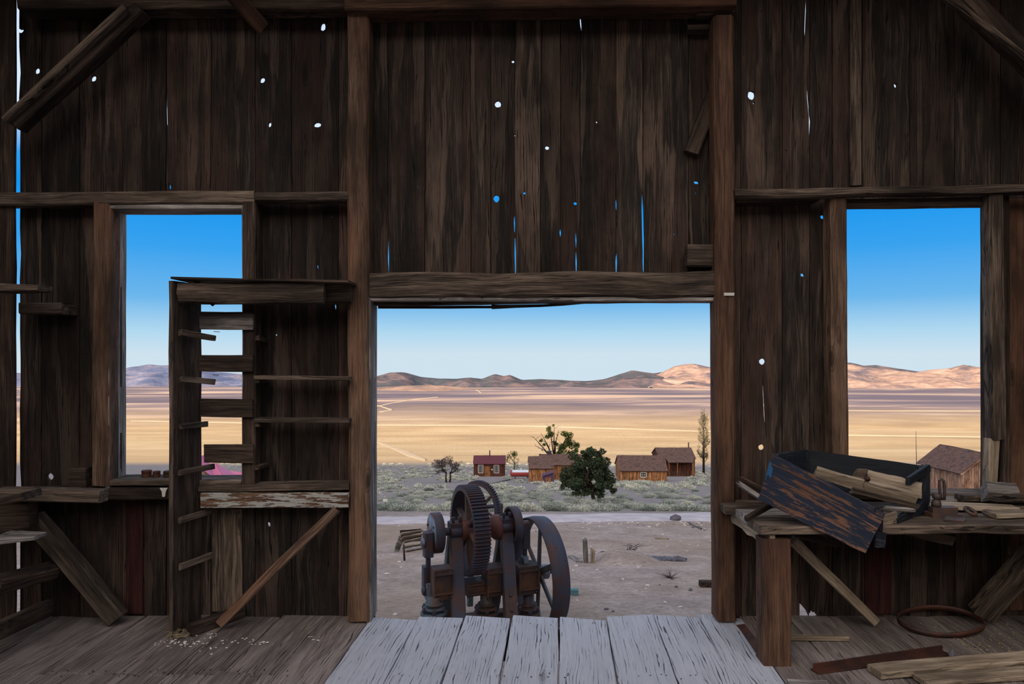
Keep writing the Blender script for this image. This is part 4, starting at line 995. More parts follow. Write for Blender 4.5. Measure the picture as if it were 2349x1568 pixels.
# plunger cylinders with bolted flanges
for k, px in enumerate((995, 1115, 1212)):
    yy = (-.3, -.12, -.05)[k]; xx = lx(px, yy)
    m = MB(); ztop = lz((1372, 1362, 1352)[k], px, yy); revolve(m, (xx, yy, 0.02), (0, 0, 1), [(.11, 0), (.11, .2), (.075, .24), (.075, ztop)], 24); c_ = part(m, 'plunger', TEALI if k < 2 else IRON)
    for zz, rr, hh in ((lz(1408, px, yy), .16, .035), (lz(1396, px, yy), .13, .03), (lz(1386, px, yy), .11, .025), (.03, .2, .05)):
        m = MB(); revolve(m, (xx, yy, zz), (0, 0, 1), [(rr - .005, 0), (rr, .005), (rr, hh - .005), (rr - .005, hh)], 24); part(m, 'gland_flange', RUST if k else TEALI, None, c_)
    for q in range(6):
        a = q * math.pi / 3 + .3; m = MB(); bx_, by_ = xx + .135 * math.cos(a), yy + .135 * math.sin(a); z0_ = lz(1412, px, yy)
        cyl(m, (bx_, by_, z0_), (bx_, by_, z0_ + .13), .014, 8); revolve(m, (bx_, by_, z0_ + .075), (0, 0, 1), [(.026, 0), (.026, .03)], 6, sm=False); part(m, 'stud_bolt', IRON, None, c_)
# belt pulley on the right
yy = .0; px = 1236; xx = lx(px, yy); zc = lz(1312, px, yy); r = .72; wd = .235
m = MB(); revolve(m, (xx - wd / 2, yy, zc), (1, 0, 0), [(r, 0), (r + .012, wd * .5), (r, wd), (r - .018, wd), (r - .012, wd * .5), (r - .018, 0)], 72, closed=True); pu = part(m, 'belt_pulley', IRON)
for k in range(6):
    a = 2 * math.pi * k / 6 + .6; m = MB(); d = V((0, math.cos(a), math.sin(a))); timber(m, V((xx, yy, zc)) + d * .07, V((xx, yy, zc)) + d * (r - .01), .085, .035, B=(1, 0, 0), seg=3, jit=0, taper=.8, endj=0, ch=.01); part(m, 'spoke', TEALI, None, pu)
m = MB(); revolve(m, (xx - .14, yy, zc), (1, 0, 0), [(.06, 0), (.095, .02), (.095, .26), (.06, .28)], 20); part(m, 'hub', IRONB, None, pu)
m = MB(); cyl(m, (lx(1060, .0), yy, zc), (xx + .3, yy, zc), .035, 14); part(m, 'pulley_shaft', IRON)
m = MB(); revolve(m, (xx + .22, yy, zc), (1, 0, 0), [(.05, 0), (.075, .02), (.075, .1), (.04, .12)], 16); part(m, 'shaft_collar', IRON)
# rear gear
yy = .95; rr = .36
gearwheel((lx(1101, yy), yy, lz(1163, 1101, yy)), rr, .07, 64, 6, IRON, 'rear_gear', hub=.06, rim=.05, th=.024, rot=math.radians(28), spk=.05)
m = MB(); cyl(m, (lx(1101, yy) - .1, yy, lz(1163, 1101, yy)), (lx(1101, yy) + .3, yy, lz(1163, 1101, yy)), .03, 12); part(m, 'rear_shaft', IRON)
for dx in (-.12, .3):
    m = MB(); timber(m, (lx(1101, yy) + dx, yy, lz(1163, 1101, yy) + .03), (lx(1101, yy) + dx, yy + .1, .02), .08, .08, seg=3, jit=.001); part(m, 'rear_stand', TEALI)
# base skid
for yy in (-.62, .62):
    m = MB(); timber(m, (-.8, yy, .0), (1.15, yy, .0), .12, .18, B=(0, 1, 0)); part(m, 'base_beam', DARKB)

# ------------------------------------------------------------------ cabins
def gable(name, label, px0, px1, pyr, pye, D, d, wallm, roofm, yaw=0, cat='cabin', over=.25, base=None, overlap=None):
    """ridge runs left-right; px0..px1 front wall, pyr ridge row, pye eave row"""
    x0, x1 = (px0 - CX) * D / F, (px1 - CX) * D / F; w_ = (x1 - x0); cx = (x0 + x1) / 2
    ze = EYE - (pye - HY) * D / F; zr = EYE - (pyr - HY) * (D + d / 2) / F; zb = (base if base is not None else zg(cx, D)) - .15
    e = empty(name, (cx, D, zb), label, cat, rz=yaw); h = ze - zb + .12; rz_ = zr - zb
    hw = w_ / 2
    m = MB(); n = max(6, int(w_ / .26)); # front and back boards
    for yy in (0, d):
        for i in range(n):
            x = -hw + w_ * (i + .5) / n; timber(m, (x, yy, 0), (x, yy, h), w_ / n * U(.9, .99), .05, B=(0, 1, 0), seg=1, jit=0, ch=.01)
    nd = max(4, int(d / .26))
    for xx in (-hw, hw):
        for i in range(nd):
            y = d * (i + .5) / nd; hh = h + (rz_ - h) * (1 - abs(y - d / 2) / (d / 2)) - .03; timber(m, (xx, y, 0), (xx, y, hh), d / nd * .97, .05, B=(1, 0, 0), seg=1, jit=0, ch=.01)
    m.build('wall', wallm, e, local=True)
    m = MB(); a = over
    for s_ in (0, 1):
        y_e = -a if s_ == 0 else d + a; sl = (rz_ - h) / (d / 2); z_e = h - sl * a + .02
        L = math.hypot(d / 2 + a, rz_ - z_e)
        N = 8; vs = []; gs = []
        for j in range(2):
            for i in range(N + 1):
                x = -hw - .15 + (w_ + .3) * i / N; yj = y_e if j == 0 else d / 2; zj = z_e if j == 0 else rz_ + .02
                zj += .05 * noise.noise(V((x, j, px0)))
                vs += [(x, yj, zj), (x, yj, zj + .07)]; gs += [(x, L * j + s_ * 9, 0), (x, L * j + s_ * 9, 0)]
        fs = []
        for i in range(N):
            A, B_ = i * 2, (N + 1 + i) * 2
            f1 = (A + 1, A + 3, B_ + 3, B_ + 1); fs += [f1, (A, B_, B_ + 2, A + 2), (A, A + 2, A + 3, A + 1), (B_, B_ + 1, B_ + 3, B_ + 2)]
        fs += [(0, 1, 2 * (N + 1) + 1, 2 * (N + 1)), (2 * N, 2 * (N + 1) + 2 * N, 2 * (N + 1) + 2 * N + 1, 2 * N + 1)]
        m.add(vs, fs, gs)
    m.build('roof', roofm, e, local=True)
    return e, w_, h, rz_, hw
def win(e, x, z, w_, h_, nx=3, ny=3, y=-.04, frame=WHITE):
    m = MB()
    for a, b in (((x - w_ / 2, z), (x - w_ / 2, z + h_)), ((x + w_ / 2, z), (x + w_ / 2, z + h_)), ((x - w_ / 2, z), (x + w_ / 2, z)), ((x - w_ / 2, z + h_), (x + w_ / 2, z + h_))):
        timber(m, (a[0], y, a[1]), (b[0], y, b[1]), .09, .05, seg=1, jit=0)
    for i in range(1, nx): timber(m, (x - w_ / 2 + w_ * i / nx, y, z), (x - w_ / 2 + w_ * i / nx, y, z + h_), .035, .03, seg=1, jit=0)
    for i in range(1, ny): timber(m, (x - w_ / 2, y, z + h_ * i / ny), (x + w_ / 2, y, z + h_ * i / ny), .035, .03, seg=1, jit=0)
    f = m.build('window', frame, e, local=True)
    m = MB(); box(m, (x, y + .01, z + h_ / 2), w_, .01, h_); m.build('pane', PANE, f, local=True)
def doorp(e, x, w_, h_, mat, y=-.05):
    m = MB()
    for i in range(4): timber(m, (x - w_ / 2 + w_ * (i + .5) / 4, y, .1), (x - w_ / 2 + w_ * (i + .5) / 4, y, .1 + h_), w_ / 4 - .01, .05, seg=1, jit=0)
    d_ = m.build('door', mat, e, local=True)
    m = MB(); revolve(m, (x + w_ * .38, y - .03, 1.0), (0, -1, 0), [(.02, 0), (.035, .02), (.03, .05)], 8); m.build('knob', IRON, d_, local=True)
e, w_, h, rz_, hw = gable('red_cabin', 'small red-brown cabin with maroon roof and two white-framed windows beyond the road', 1087, 1158, 1045, 1064, 115, 4, HOUSED, REDROOF)
win(e, -hw + w_ * .22, .75, .8, 1.3, 3, 4); win(e, hw - w_ * .27, .75, .8, 1.3, 3, 4); doorp(e, -hw + w_ * .44, .95, 1.75, HOUSEW)
m = MB(); cyl(m, (0, 2.0, rz_ - .1), (0, 2.0, rz_ + .95), .1, 10); m.build('chimney_pipe', IRON, e, local=True)
m = MB(); cyl(m, (.45, -.06, 1.3), (.45, -.03, 1.3), .13, 14); m.build('round_sign', WHITE, e, local=True)
e, w_, h, rz_, hw = gable('wooden_cabin', 'tan board cabin wing with shingle roof left of the dark juniper, nearest part', 1215, 1268, 1047, 1075, 93, 5, HOUSEW, SHING)
e, w_, h, rz_, hw = gable('wooden_cabin', 'longer shingle-roofed cabin behind the tan wing, half hidden by the juniper', 1243, 1335, 1042, 1067, 103, 5, HOUSEW, SHING)
m = MB(); bbox(m, (-1.8, 2.5, rz_ + .1), .6, .5, .7); bbox(m, (-1.8, 2.5, rz_ + .48), .9, .7, .1); m.build('chimney', IRON, e, local=True)
e, w_, h, rz_, hw = gable('wooden_cabin', 'long low board shed with shingle roof and one small window right of the juniper', 1423, 1529, 1045, 1080, 95, 5.5, HOUSEW, SHING, yaw=math.radians(-2))
win(e, .0, h - .95, .75, .65, 3, 2)
e, w_, h, rz_, hw = gable('porch_cabin', 'farther shingle-roofed cabin with a dark open porch beside the tall poplar', 1513, 1594, 1027, 1052, 116, 6, HOUSED, SHING)
m = MB(); pr = [(-hw + 1.2, -1.5, h - .55), (hw - .1 - .5, -1.5, h - .55), (hw - .1, .0, h + .1), (-hw + .9, .0, h + .1)]
slab4(m, pr, .06); m.build('porch_roof', SHING, e, local=True)
for xx in (-hw + 1.3, -.3, hw - .7):
    m = MB(); timber(m, (xx, -1.4, 0), (xx, -1.4, h - .58), .14, .14, seg=1, jit=0); m.build('porch_post', HOUSEW, e, local=True)
m = MB(); timber(m, (-hw + .05, -.1, h * .5), (-hw + 1.1, -.1, h * .5), h, .06, seg=1, jit=0); timber(m, (hw - .55, -.1, h * .5), (hw, -.1, h * .5), h, .06, seg=1, jit=0); m.build('wall_panel', HOUSEW, e, local=True, label='tan board panel')
m = MB(); timber(m, (-hw + 1.2, -.8, .1), (hw - .6, -.8, .1), .2, 1.3, seg=1, jit=0, B=(0, 1, 0)); m.build('porch_deck', HOUSEW, e, local=True)
m = MB(); cyl(m, (hw - .3, 3, rz_ - .1), (hw - .3, 3, rz_ + 1.0), .1, 10); m.build('chimney_pipe', IRON, e, local=True)
# outhouse
Do = 90; x0 = (1246 - CX) * Do / F; x1 = (1270 - CX) * Do / F; cx = (x0 + x1) / 2; zb = EYE - (1112 - HY) * Do / F
e = empty('outhouse', (cx, Do, zb - .1), 'small purple outhouse with a tan door against the tan cabin wing', 'outhouse')
h0, h1 = (1112 - 1092) * Do / F + .1, (1112 - 1083) * Do / F + .1; w_ = x1 - x0
m = MB()
for i in range(5):
    x = -w_ / 2 + w_ * (i + .5) / 5; hh = h0 + (h1 - h0) * (i + .5) / 5
    for yy in (0, 1.3): timber(m, (x, yy, 0), (x, yy, hh), w_ / 5 * .97, .04, seg=1, jit=0)
for xx, hh in ((-w_ / 2, h0), (w_ / 2, h1)):
    for i in range(5): timber(m, (xx, .13 + .26 * i, 0), (xx, .13 + .26 * i, hh), .25, .04, B=(1, 0, 0), seg=1, jit=0)
m.build('wall', PURPLEP, e, local=True); doorp(e, .0, .7, h0 - .25, HOUSEW)
m = MB(); slab4(m, [(-w_ / 2 - .15, -.2, h0), (w_ / 2 + .1, -.2, h1), (w_ / 2 + .1, 1.5, h1), (-w_ / 2 - .15, 1.5, h0)], .06); m.build('roof', PURPLEP, e, local=True)
# shed seen through the right window
e = empty('plank_shed', (38.3, 55, zg(38, 57)), 'pale plank shed with shingle roof seen through the right window', 'shed')
e0 = e.location
def sh(m, p): return p
C = [V((36.4, 55, 0)), V((36.04, 59.9, 0)), V((39.9, 60.18, 0)), V((40.26, 55.28, 0))]   # near-left, far-left, far-right, near-right
zb = zg(38, 57) - 2; ze = -7.45; zr = -6.05
m = MB()
for a, b, gab in ((C[0], C[1], 0), (C[1], C[2], 1), (C[2], C[3], 0), (C[3], C[0], 1)):
    n = 24 if not gab else 19
    for i in range(n):
        t = (i + .5) / n; p = a + (b - a) * t; hh = ze if not gab else ze + (zr - ze) * (1 - abs(t - .5) * 2)
        nr = (b - a).normalized().cross(V((0, 0, 1))); timber(m, V((p.x, p.y, zb)), V((p.x, p.y, hh)), (b - a).length / n * .93, .04, B=nr, seg=2, jit=0, ch=.01)
m.build('wall', SHEDW, e)
m = MB(); up = lambda p, z: V((p.x, p.y, z)); mid = lambda a, b: (a + b) / 2
dl = (C[1] - C[0]).normalized() * .25; dw = (C[3] - C[0]).normalized() * .3; sl = .3 * (zr - ze) / 1.93
slab4(m, [up(C[0] - dl - dw, ze - sl), up(C[1] + dl - dw, ze - sl), up(mid(C[1], C[2]) + dl, zr + .03), up(mid(C[0], C[3]) - dl, zr + .03)], -.07, 10, 6, jit=.03)
slab4(m, [up(mid(C[0], C[3]) - dl, zr + .03), up(mid(C[1], C[2]) + dl, zr + .03), up(C[2] + dl + dw, ze - sl), up(C[3] - dl + dw, ze - sl)], -.07, 10, 6, jit=.03)
m.build('roof', SHING, e)
m = MB(); timber(m, up(C[0] - dl - dw, ze - sl - .03), up(mid(C[0], C[3]) - dl, zr - .03), .12, .04, B=(0, 1, 0), seg=1, jit=0); timber(m, up(C[3] - dl + dw, ze - sl - .03), up(mid(C[0], C[3]) - dl, zr - .03), .12, .04, B=(0, 1, 0), seg=1, jit=0); m.build('bargeboard', SHEDW, e)
# pole
e = empty('antenna_pole', G(2103, 1092), 'thin upright pole seen through the right window beside the shed', 'pole')
p = G(2103, 1092); D = p.y
m = MB(); tube(m, [p, W(2102, 1040, D), W(2101, 988, D)], [.06, .05, .03], 8); m.build('mast', IRON, e)
# pink roofed house through the left window
D = 62; zb = zg(-30, D) - 1
e = empty('pink_roofed_house', (W(455, 0, D).x, D, zb), 'house with bright pink metal roof seen low through the left window', 'house')
A, B_, Cc, Dd = W(415, 1064, D + 2), W(494, 1064, D + 2), W(537, 1091, D), W(395, 1104, D - 1)
m = MB(); slab4(m, [A, B_, Cc + V((0, -2, 0)), W(400, 1099, D - 2)], -.08, 8, 6)
slab4(m, [B_, W(496, 1064, D + 2.2), W(540, 1090, D + 4), Cc + V((0, -2, 0))], -.08, 4, 4)
m.build('roof', PINKROOF, e)
m = MB(); slab4(m, [W(400, 1098, D - 1.5), W(536, 1091, D - 1.2), V((W(536, 0, D).x, D - 1.2, zb)), V((W(400, 0, D).x, D - 1.5, zb))], .1); m.build('wall', HOUSEW, e)
ap = W(434, 1056, D - 3)
m = MB(); slab4(m, [ap + V((0, 3, 0)), ap, W(376, 1094, D - 3), W(376, 1092, D + 0)], -.07, 5, 5); slab4(m, [ap, ap + V((0, 3, 0)), W(492, 1094, D), W(494, 1098, D - 3)], -.07, 5, 5); m.build('wing_roof', PINKROOF, e)
m = MB(); q = [ap + V((0, .3, -.1)), W(384, 1091, D - 2.7), W(384, 1150, D - 2.7), W(488, 1150, D - 2.7), W(486, 1095, D - 2.7)]
m.add(q + [x + V((0, .1, 0)) for x in q], [(0, 1, 2, 3, 4), (9, 8, 7, 6, 5)] + [(i, 5 + i, 5 + (i + 1) % 5, (i + 1) % 5) for i in range(5)]); m.build('gable_wall', PALEW, e)
m = MB(); bbox(m, W(463, 1056, D + 2), .3, .3, .9); m.build('roof_vent', PINKROOF, e)
e = empty('pink_roofed_lean_to', W(545, 1100, 66), 'small lower pink roof right of the larger pink-roofed house', 'house')
m = MB(); slab4(m, [W(528, 1081, 68), W(575, 1086, 67), W(575, 1104, 65), W(520, 1098, 65)], -.07, 5, 3); m.build('roof', PINKROOF, e)
m = MB(); slab4(m, [W(524, 1097, 65.2), W(574, 1103, 65.2), W(574, 1150, 65.2), W(524, 1150, 65.2)], .1, 4, 3); m.build('wall', HOUSEW, e)
# gas tank
p = W(1170, 1085, 106); q = W(1222, 1085, 106)
e = empty('gas_tank', (p + q) / 2 + V((0, 0, -.7)), 'long red and white horizontal gas tank beside the red cabin', 'tank')
m = MB(); L = (q - p).length; r = .52
revolve(m, p, (1, 0, 0), [(.1, 0), (.35, .06), (.48, .2), (.52, .4), (.52, L - .4), (.48, L - .2), (.35, L - .06), (.1, L)], 24); m.build('tank_body', TANKR, e)
m = MB(); th0 = [math.radians(a) for a in range(25, 156, 10)]
vs = [V((x, p.y - math.cos(a) * .535, p.z + math.sin(a) * .535)) for x in (p.x + .35, q.x - .35) for a in th0]; n = len(th0)
m.add(vs + [V((v.x, p.y + (v.y - p.y) * .95, p.z + (v.z - p.z) * .95)) for v in vs], [(i, i + 1, n + i + 1, n + i) for i in range(n - 1)] + [(2 * n + i, 3 * n + i, 3 * n + i + 1, 2 * n + i + 1) for i in range(n - 1)]); m.build('white_top', TANKW, e)
m = MB(); cyl(m, ((p.x + q.x) / 2, p.y, p.z + .5), ((p.x + q.x) / 2, p.y, p.z + .72), .15, 12); m.build('valve_dome', TANKW, e)
for x in (p.x + .8, q.x - .8):
    m = MB(); bbox(m, (x, p.y, p.z - .6), .2, .8, .5); m.build('saddle', IRON, e)

# ------------------------------------------------------------------ trees
def leafcloud(mb, c, rx, ry, rz, n, s, up=0):
    c = V(c)
    for i in range(n):
        d = V((random.gauss(0, 1), random.gauss(0, 1), random.gauss(0, 1))).normalized() * (R() ** .33)
        p = c + V((d.x * rx, d.y * ry, d.z * rz)); a = V((random.gauss(0, 1), random.gauss(0, 1), random.gauss(0, 1) + up)).normalized(); b = a.cross(V((R(), R(), R()))).normalized(); k = s * U(.6, 1.4)
        mb.add([p - b * k * .5, p + b * k * .5, p + a * k * 1.2], [(0, 1, 2)])
def branches(mb, p, d, L, r, depth, tips, spread=.6, upw=.25, n=3, shrink=.68):
    q = p + d * L; m1 = (p + q) / 2 + V((U(-1, 1), U(-1, 1), U(-1, 1))) * L * .06
    tube(mb, [p, m1, q], [r, r * .85, r * .65], 5 if depth < 3 else 6)
    if depth == 0: tips.append(q); return
    for i in range(n):
        nd = (d + V((U(-1, 1), U(-1, 1), U(-1, 1))) * spread + V((0, 0, upw))).normalized()
        branches(mb, q - d * L * U(0, .3), nd, L * shrink * U(.75, 1.2), r * .62, depth - 1, tips, spread, upw, n, shrink)
# juniper
p = G(1364, 1152); D = p.y
e = empty('juniper_tree', p, 'dark green bushy juniper standing in the sagebrush in front of the cabins', 'tree')
m = MB(); tips = []; branches(m, p + V((0, 0, -.1)), V((-.1, 0, 1)).normalized(), 1.1, .14, 3, tips, .8, .2, 3); m.build('trunk', BARKD, e)
m = MB(); k = D / F
for (cx, cy, rx, rz, n) in ((1345, 1065, 38, 26, 2200), (1315, 1085, 30, 26, 1800), (1385, 1075, 30, 30, 1900), (1350, 1100, 50, 24, 2400), (1362, 1045, 24, 18, 900), (1305, 1105, 20, 18, 900), (1340, 1122, 30, 14, 800), (1390, 1110, 22, 18, 800), (1345, 1040, 14, 12, 350), (1372, 1130, 16, 12, 350), (1358, 1085, 16, 22, 900), (1335, 1075, 14, 20, 700)):
    c = W(cx, cy, D); 
    for _ in range(14):
        d = V((U(-1, 1), U(-1, 1), U(-1, 1))); cc = c + V((d.x * rx * k * .75, d.y * rx * k * .8, d.z * rz * k * .75)); leafcloud(m, cc, rx * k * .36, rx * k * .4, rz * k * .36, n // 8, .08, .3)
m.build('foliage', JUNI, e)
# cottonwood with dead branches behind the cabins
Dq = 112; p = V(((1272 - CX) * Dq / F, Dq, zg(7, Dq)))
e = empty('cottonwood_tree', p, 'half dead spreading tree with bare branches and green clumps behind the tan cabins', 'tree')
m = MB(); tips = []
tube(m, [p, p + V((0, 0, 3))], [.3, .22], 8)
for (tx, ty) in ((1222, 1000), (1228, 1022), (1240, 992), (1262, 975), (1272, 972), (1282, 985), (1300, 1000), (1318, 1008), (1330, 1025), (1250, 1010), (1290, 1015)):
    q = W(tx, ty, Dq + U(-2, 2)); s0 = p + V((0, 0, 2.6)); md = s0 + (q - s0) * .55 + V((U(-.2, .2), 0, U(.1, .5)))
    tube(m, [s0, md, q], [.14, .08, .025], 5)
    for i in range(5):
        t = U(.4, .95); b = s0 + (q - s0) * t; tube(m, [b, b + V((U(-1, 1), U(-1, 1), U(.2, 1.3))) * .9], [.035, .012], 4)
m.build('branches', BARKD, e)
m = MB()
for (cx, cy, r_, n) in ((1256, 985, 7, 260), (1262, 998, 10, 400), (1275, 1015, 8, 260), (1300, 1000, 13, 560), (1297, 1018, 14, 620), (1318, 1020, 12, 420), (1288, 1035, 14, 480), (1310, 1040, 14, 420), (1240, 1010, 4, 80), (1248, 1018, 5, 90), (1326, 1032, 8, 180), (1270, 975, 3, 50), (1240, 1045, 5, 90)):
    kk = r_ * Dq / F
    for _ in range(4):
        leafcloud(m, W(cx, cy, Dq) + V((U(-1, 1) * kk * .7, U(-1, 1) * kk, U(-1, 1) * kk * .6)), kk * .6, kk * .7, kk * .5, n // 4, .17)
m.build('foliage', COTT, e)
# bare tree left
p = G(1028, 1106); D = p.y
e = empty('bare_tree', p, 'leafless grey round-headed tree left of the red cabin', 'tree')
m = MB(); tips = []
for dx in (-.22, .22): branches(m, p + V((dx, 0, -.1)), V((dx * .1, 0, 1)).normalized(), 1.5, .14, 4, tips, .95, .12, 3, .72)
m.build('trunk', BARKD, e)
m = MB(); k = D / F
for _ in range(60):
    a = U(0, math.pi); rr = U(.3, 1); leafcloud(m, W(1024, 1072, D) + V((math.cos(a) * 36 * k * rr, U(-1, 1) * 26 * k, math.sin(a) * 24 * k * rr)), .35, .35, .25, 26, .12, .2)
m.build('twigs', DEADT, e)
# thin tree beside the red cabin
D = 128; p = V(((1180 - CX) * D / F, D, zg(0, D)))
e = empty('thin_tree', p, 'thin drooping tree between the red cabin and the gas tank', 'tree')
m = MB(); tips = []; branches(m, p, V((0, 0, 1)), 2.0, .1, 3, tips, .8, .1, 3); m.build('trunk', BARKD, e)
m = MB()
for t in tips: leafcloud(m, t + V((0, 0, U(-1, .5))), .3, .3, .5, 16, .14)
leafcloud(m, W(1181, 1040, D), .6, .6, .5, 160, .16); m.build('foliage', COTT, e)
# poplar
D = 128; p = V(((1614 - CX) * D / F, D, zg(36, D)))
e = empty('poplar_tree', p, 'tall narrow poplar at the right edge of the doorway view', 'tree')
m = MB(); H = EYE - (946 - HY) * D / F - p.z
tube(m, [p, p + V((0, 0, H * .5)), p + V((0, 0, H * .97))], [.25, .15, .03], 7)
m2 = MB()
for i in range(70):
    z = U(.16, .92); a = U(0, 6.28); b = p + V((0, 0, H * z)); wdt = 1.15 * math.sin(math.pi * min(1, z * .9 + .12)) ** .7; q = b + V((math.cos(a) * wdt * U(.5, 1), math.sin(a) * wdt, H * .1))
    tube(m, [b, (b + q) / 2 + V((math.cos(a) * .2, 0, -.1)), q], [.05, .03, .012], 4)
    leafcloud(m2, q, .28, .28, .65, 34, .13, 1)
m.build('trunk', BARKD, e); m2.build('foliage', POPL, e)

# ------------------------------------------------------------------ sagebrush
def bush(n, s, seed, hgt=.75):
    random.seed(seed); mb = MB(); lobes = [(U(-.35, .35), U(-.3, .3), U(.4, .62)) for _ in range(5)]
    for i in range(n):
        lx_, ly_, lr = random.choice(lobes); a = U(0, 6.28); ph = math.asin(U(-.1, 1)); d = V((math.cos(a) * math.cos(ph), math.sin(a) * math.cos(ph), math.sin(ph) * hgt))
        c = V((lx_, ly_, .05)) + d * lr * U(.45, 1); dd = (d + V((U(-1, 1), U(-1, 1), U(0, 1))) * .6).normalized(); b = dd.cross(V((U(-1, 1), U(-1, 1), U(-1, 1)))).normalized(); k = s * U(.6, 1.4)
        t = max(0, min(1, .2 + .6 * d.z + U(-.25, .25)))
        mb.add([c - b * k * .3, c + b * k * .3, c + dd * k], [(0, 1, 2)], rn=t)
    return mb
protos = []
for i in range(6):
    mbx = bush(2200, .07, 100 + i, U(.6, .85)); protos.append(mbx)
meshes = []
def mk(mbx, nm):
    me = bpy.data.meshes.new(nm); me.from_pydata([tuple(v) for v in mbx.v], [], mbx.f)
    a = me.attributes.new('gc', 'FLOAT_VECTOR', 'POINT'); b = me.attributes.new('rn', 'FLOAT', 'POINT'); b.data.foreach_set('value', mbx.r); me.materials.append(SAGE); return me
meshes = [mk(p_, 'sagebrush') for p_ in protos]
random.seed(21)
foot = [(1080, 1165, 108, 122), (1208, 1275, 88, 100), (1238, 1340, 98, 110), (1415, 1536, 90, 102), (1505, 1600, 110, 124), (1166, 1225, 103, 108), (1352, 1374, 37, 42), (1240, 1275, 86, 93)]
spots = []
tries = 0
while len(spots) < 1500 and tries < 21000:
    tries += 1
    py = 1172 - 108 * (R() ** 1.35); px = U(850, 1660) if tries % 3 else random.choice((U(450, 850), U(1660, 1930))); D = D_of(py)
    if R() > .08 + .9 * (noise.noise(V((px * .012, py * .05, 2))) * 1.6 + .5): continue
    if any(a <= px <= b and c <= D <= d for a, b, c, d in foot): continue
    x = (px - CX) * D / F
    if any(abs(x - s_[0]) < .75 and abs(D - s_[1]) < (1.1 if D < 60 else 2.2) for s_ in spots): continue
    spots.append((x, D, px))
# dense row along the far road edge
for i in range(70): px = 640 + i * 17.5 + U(-6, 6); D = D_of(U(1164, 1173)); spots.append(((px - CX) * D / F, D, px)) if R() < .85 and abs(px - 1364) > 12 else None
for i in range(16): px = U(1405, 1540); D = D_of(U(1106, 1112)); spots.append(((px - CX) * D / F, D, px))
spots.sort(key=lambda s_: (not 855 < s_[2] < 1650, s_[1]))
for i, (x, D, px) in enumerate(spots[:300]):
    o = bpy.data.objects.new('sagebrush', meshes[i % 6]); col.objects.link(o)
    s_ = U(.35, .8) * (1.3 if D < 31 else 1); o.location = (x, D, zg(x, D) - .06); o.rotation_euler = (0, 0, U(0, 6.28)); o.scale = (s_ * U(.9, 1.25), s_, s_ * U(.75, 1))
    if D < 31: tag(o, 'pale grey-green sagebrush clump in the row along the far edge of the dirt road', 'shrub', 'sagebrush along the far road edge')
    else: tag(o, 'grey-green sagebrush clump on the slope between the road and the cabins', 'shrub', 'sagebrush on the slope beyond the road')
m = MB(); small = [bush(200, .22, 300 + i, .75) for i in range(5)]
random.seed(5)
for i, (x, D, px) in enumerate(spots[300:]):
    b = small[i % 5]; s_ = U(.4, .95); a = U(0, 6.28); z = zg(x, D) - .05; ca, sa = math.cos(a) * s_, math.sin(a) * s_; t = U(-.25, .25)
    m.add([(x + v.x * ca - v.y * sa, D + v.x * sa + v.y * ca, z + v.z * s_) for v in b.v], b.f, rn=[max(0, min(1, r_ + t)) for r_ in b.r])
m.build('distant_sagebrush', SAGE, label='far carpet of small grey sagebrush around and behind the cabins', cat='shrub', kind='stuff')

# ------------------------------------------------------------------ yard debris
random.seed(33)
def yard_timber(name, mat, a, b, wd, th, label, cat, dz=0, dz1=None, **k):
    m = MB(); p0, p1 = G(*a) + V((0, 0, th / 2 + dz)), G(*b) + V((0, 0, th / 2 + (dz if dz1 is None else dz1))); timber(m, p0, p1, wd, th, B=(0, 0, 1), **k); return m.build(name, mat, label=label, cat=cat)
# collapsed crate left
p = G(940, 1266); D = p.y; k = D / F
e = empty('collapsed_crate', p, 'collapsed grey board crate in the yard left of the pump', 'crate')
for (x0, y0, x1, y1) in ((920, 1224, 968, 1217), (922, 1233, 970, 1224), (926, 1243, 970, 1233), (924, 1255, 972, 1247), (930, 1264, 968, 1258)):
    m = MB(); timber(m, W(x0, y0, D - .1), W(x1, y1, D + .5), 9 * k, .03, B=(0, 1, .5)); m.build('slat', PALEW, e)
m = MB(); slab4(m, [W(916, 1228, D), W(926, 1240, D + .1), W(914, 1268, D), W(902, 1270, D - .1)], .03, 4, 4, ragged=.03); m.build('end_board', GREYW, e)
m = MB(); slab4(m, [W(918, 1216, D + .3), W(966, 1212, D + .7), W(968, 1240, D + .7), W(922, 1244, D + .3)], .02, 5, 3); m.build('back_board', DARKB, e)
p = G(928, 1285); m = MB(); tube(m, [p, p + V((-.02, 0, .35))], .022, 8); m.build('iron_stake', RUSTD, label='short dark iron stake in the ground in front of the collapsed crate', cat='stake')
# stumps
p = G(1346, 1290); k = p.y / F
m = MB(); timber(m, p + V((0, 0, -.05)), p + V((-.04, 0, .48)), .10, .10, jit=.02, endj=.05, rnd=True); m.build('broken_post', GREYW, label='grey splintered post stump right of the pulley', cat='post')
p = G(1359, 1291); m = MB(); timber(m, p + V((0, 0, -.05)), p + V((.02, 0, .30)), .09, .06, jit=.02, endj=.06); m.build('broken_post', PALEW, label='short tan broken post beside the grey stump', cat='post')
yard_timber('yard_board', GREYW, (1310, 1276), (1330, 1290), .12, .04, 'grey board lying against the stump, right of the pulley', 'board')
yard_timber('yard_stick', GREYW, (1578, 1200), (1618, 1219), .06, .06, 'grey stick lying in the yard near the right door post', 'stick', rnd=True)
yard_timber('yard_board', DARKB, (1605, 1345), (1650, 1345), .14, .10, 'dark box-shaped scrap at the right door post', 'scrap')
yard_timber('yard_stick', PALEW, (1500, 1236), (1534, 1236), .05, .04, 'short pale lath lying in the middle of the yard', 'stick')
yard_timber('yard_board', DARKB, (1368, 1274), (1384, 1266), .08, .05, 'brown board chip beside the stump', 'board')
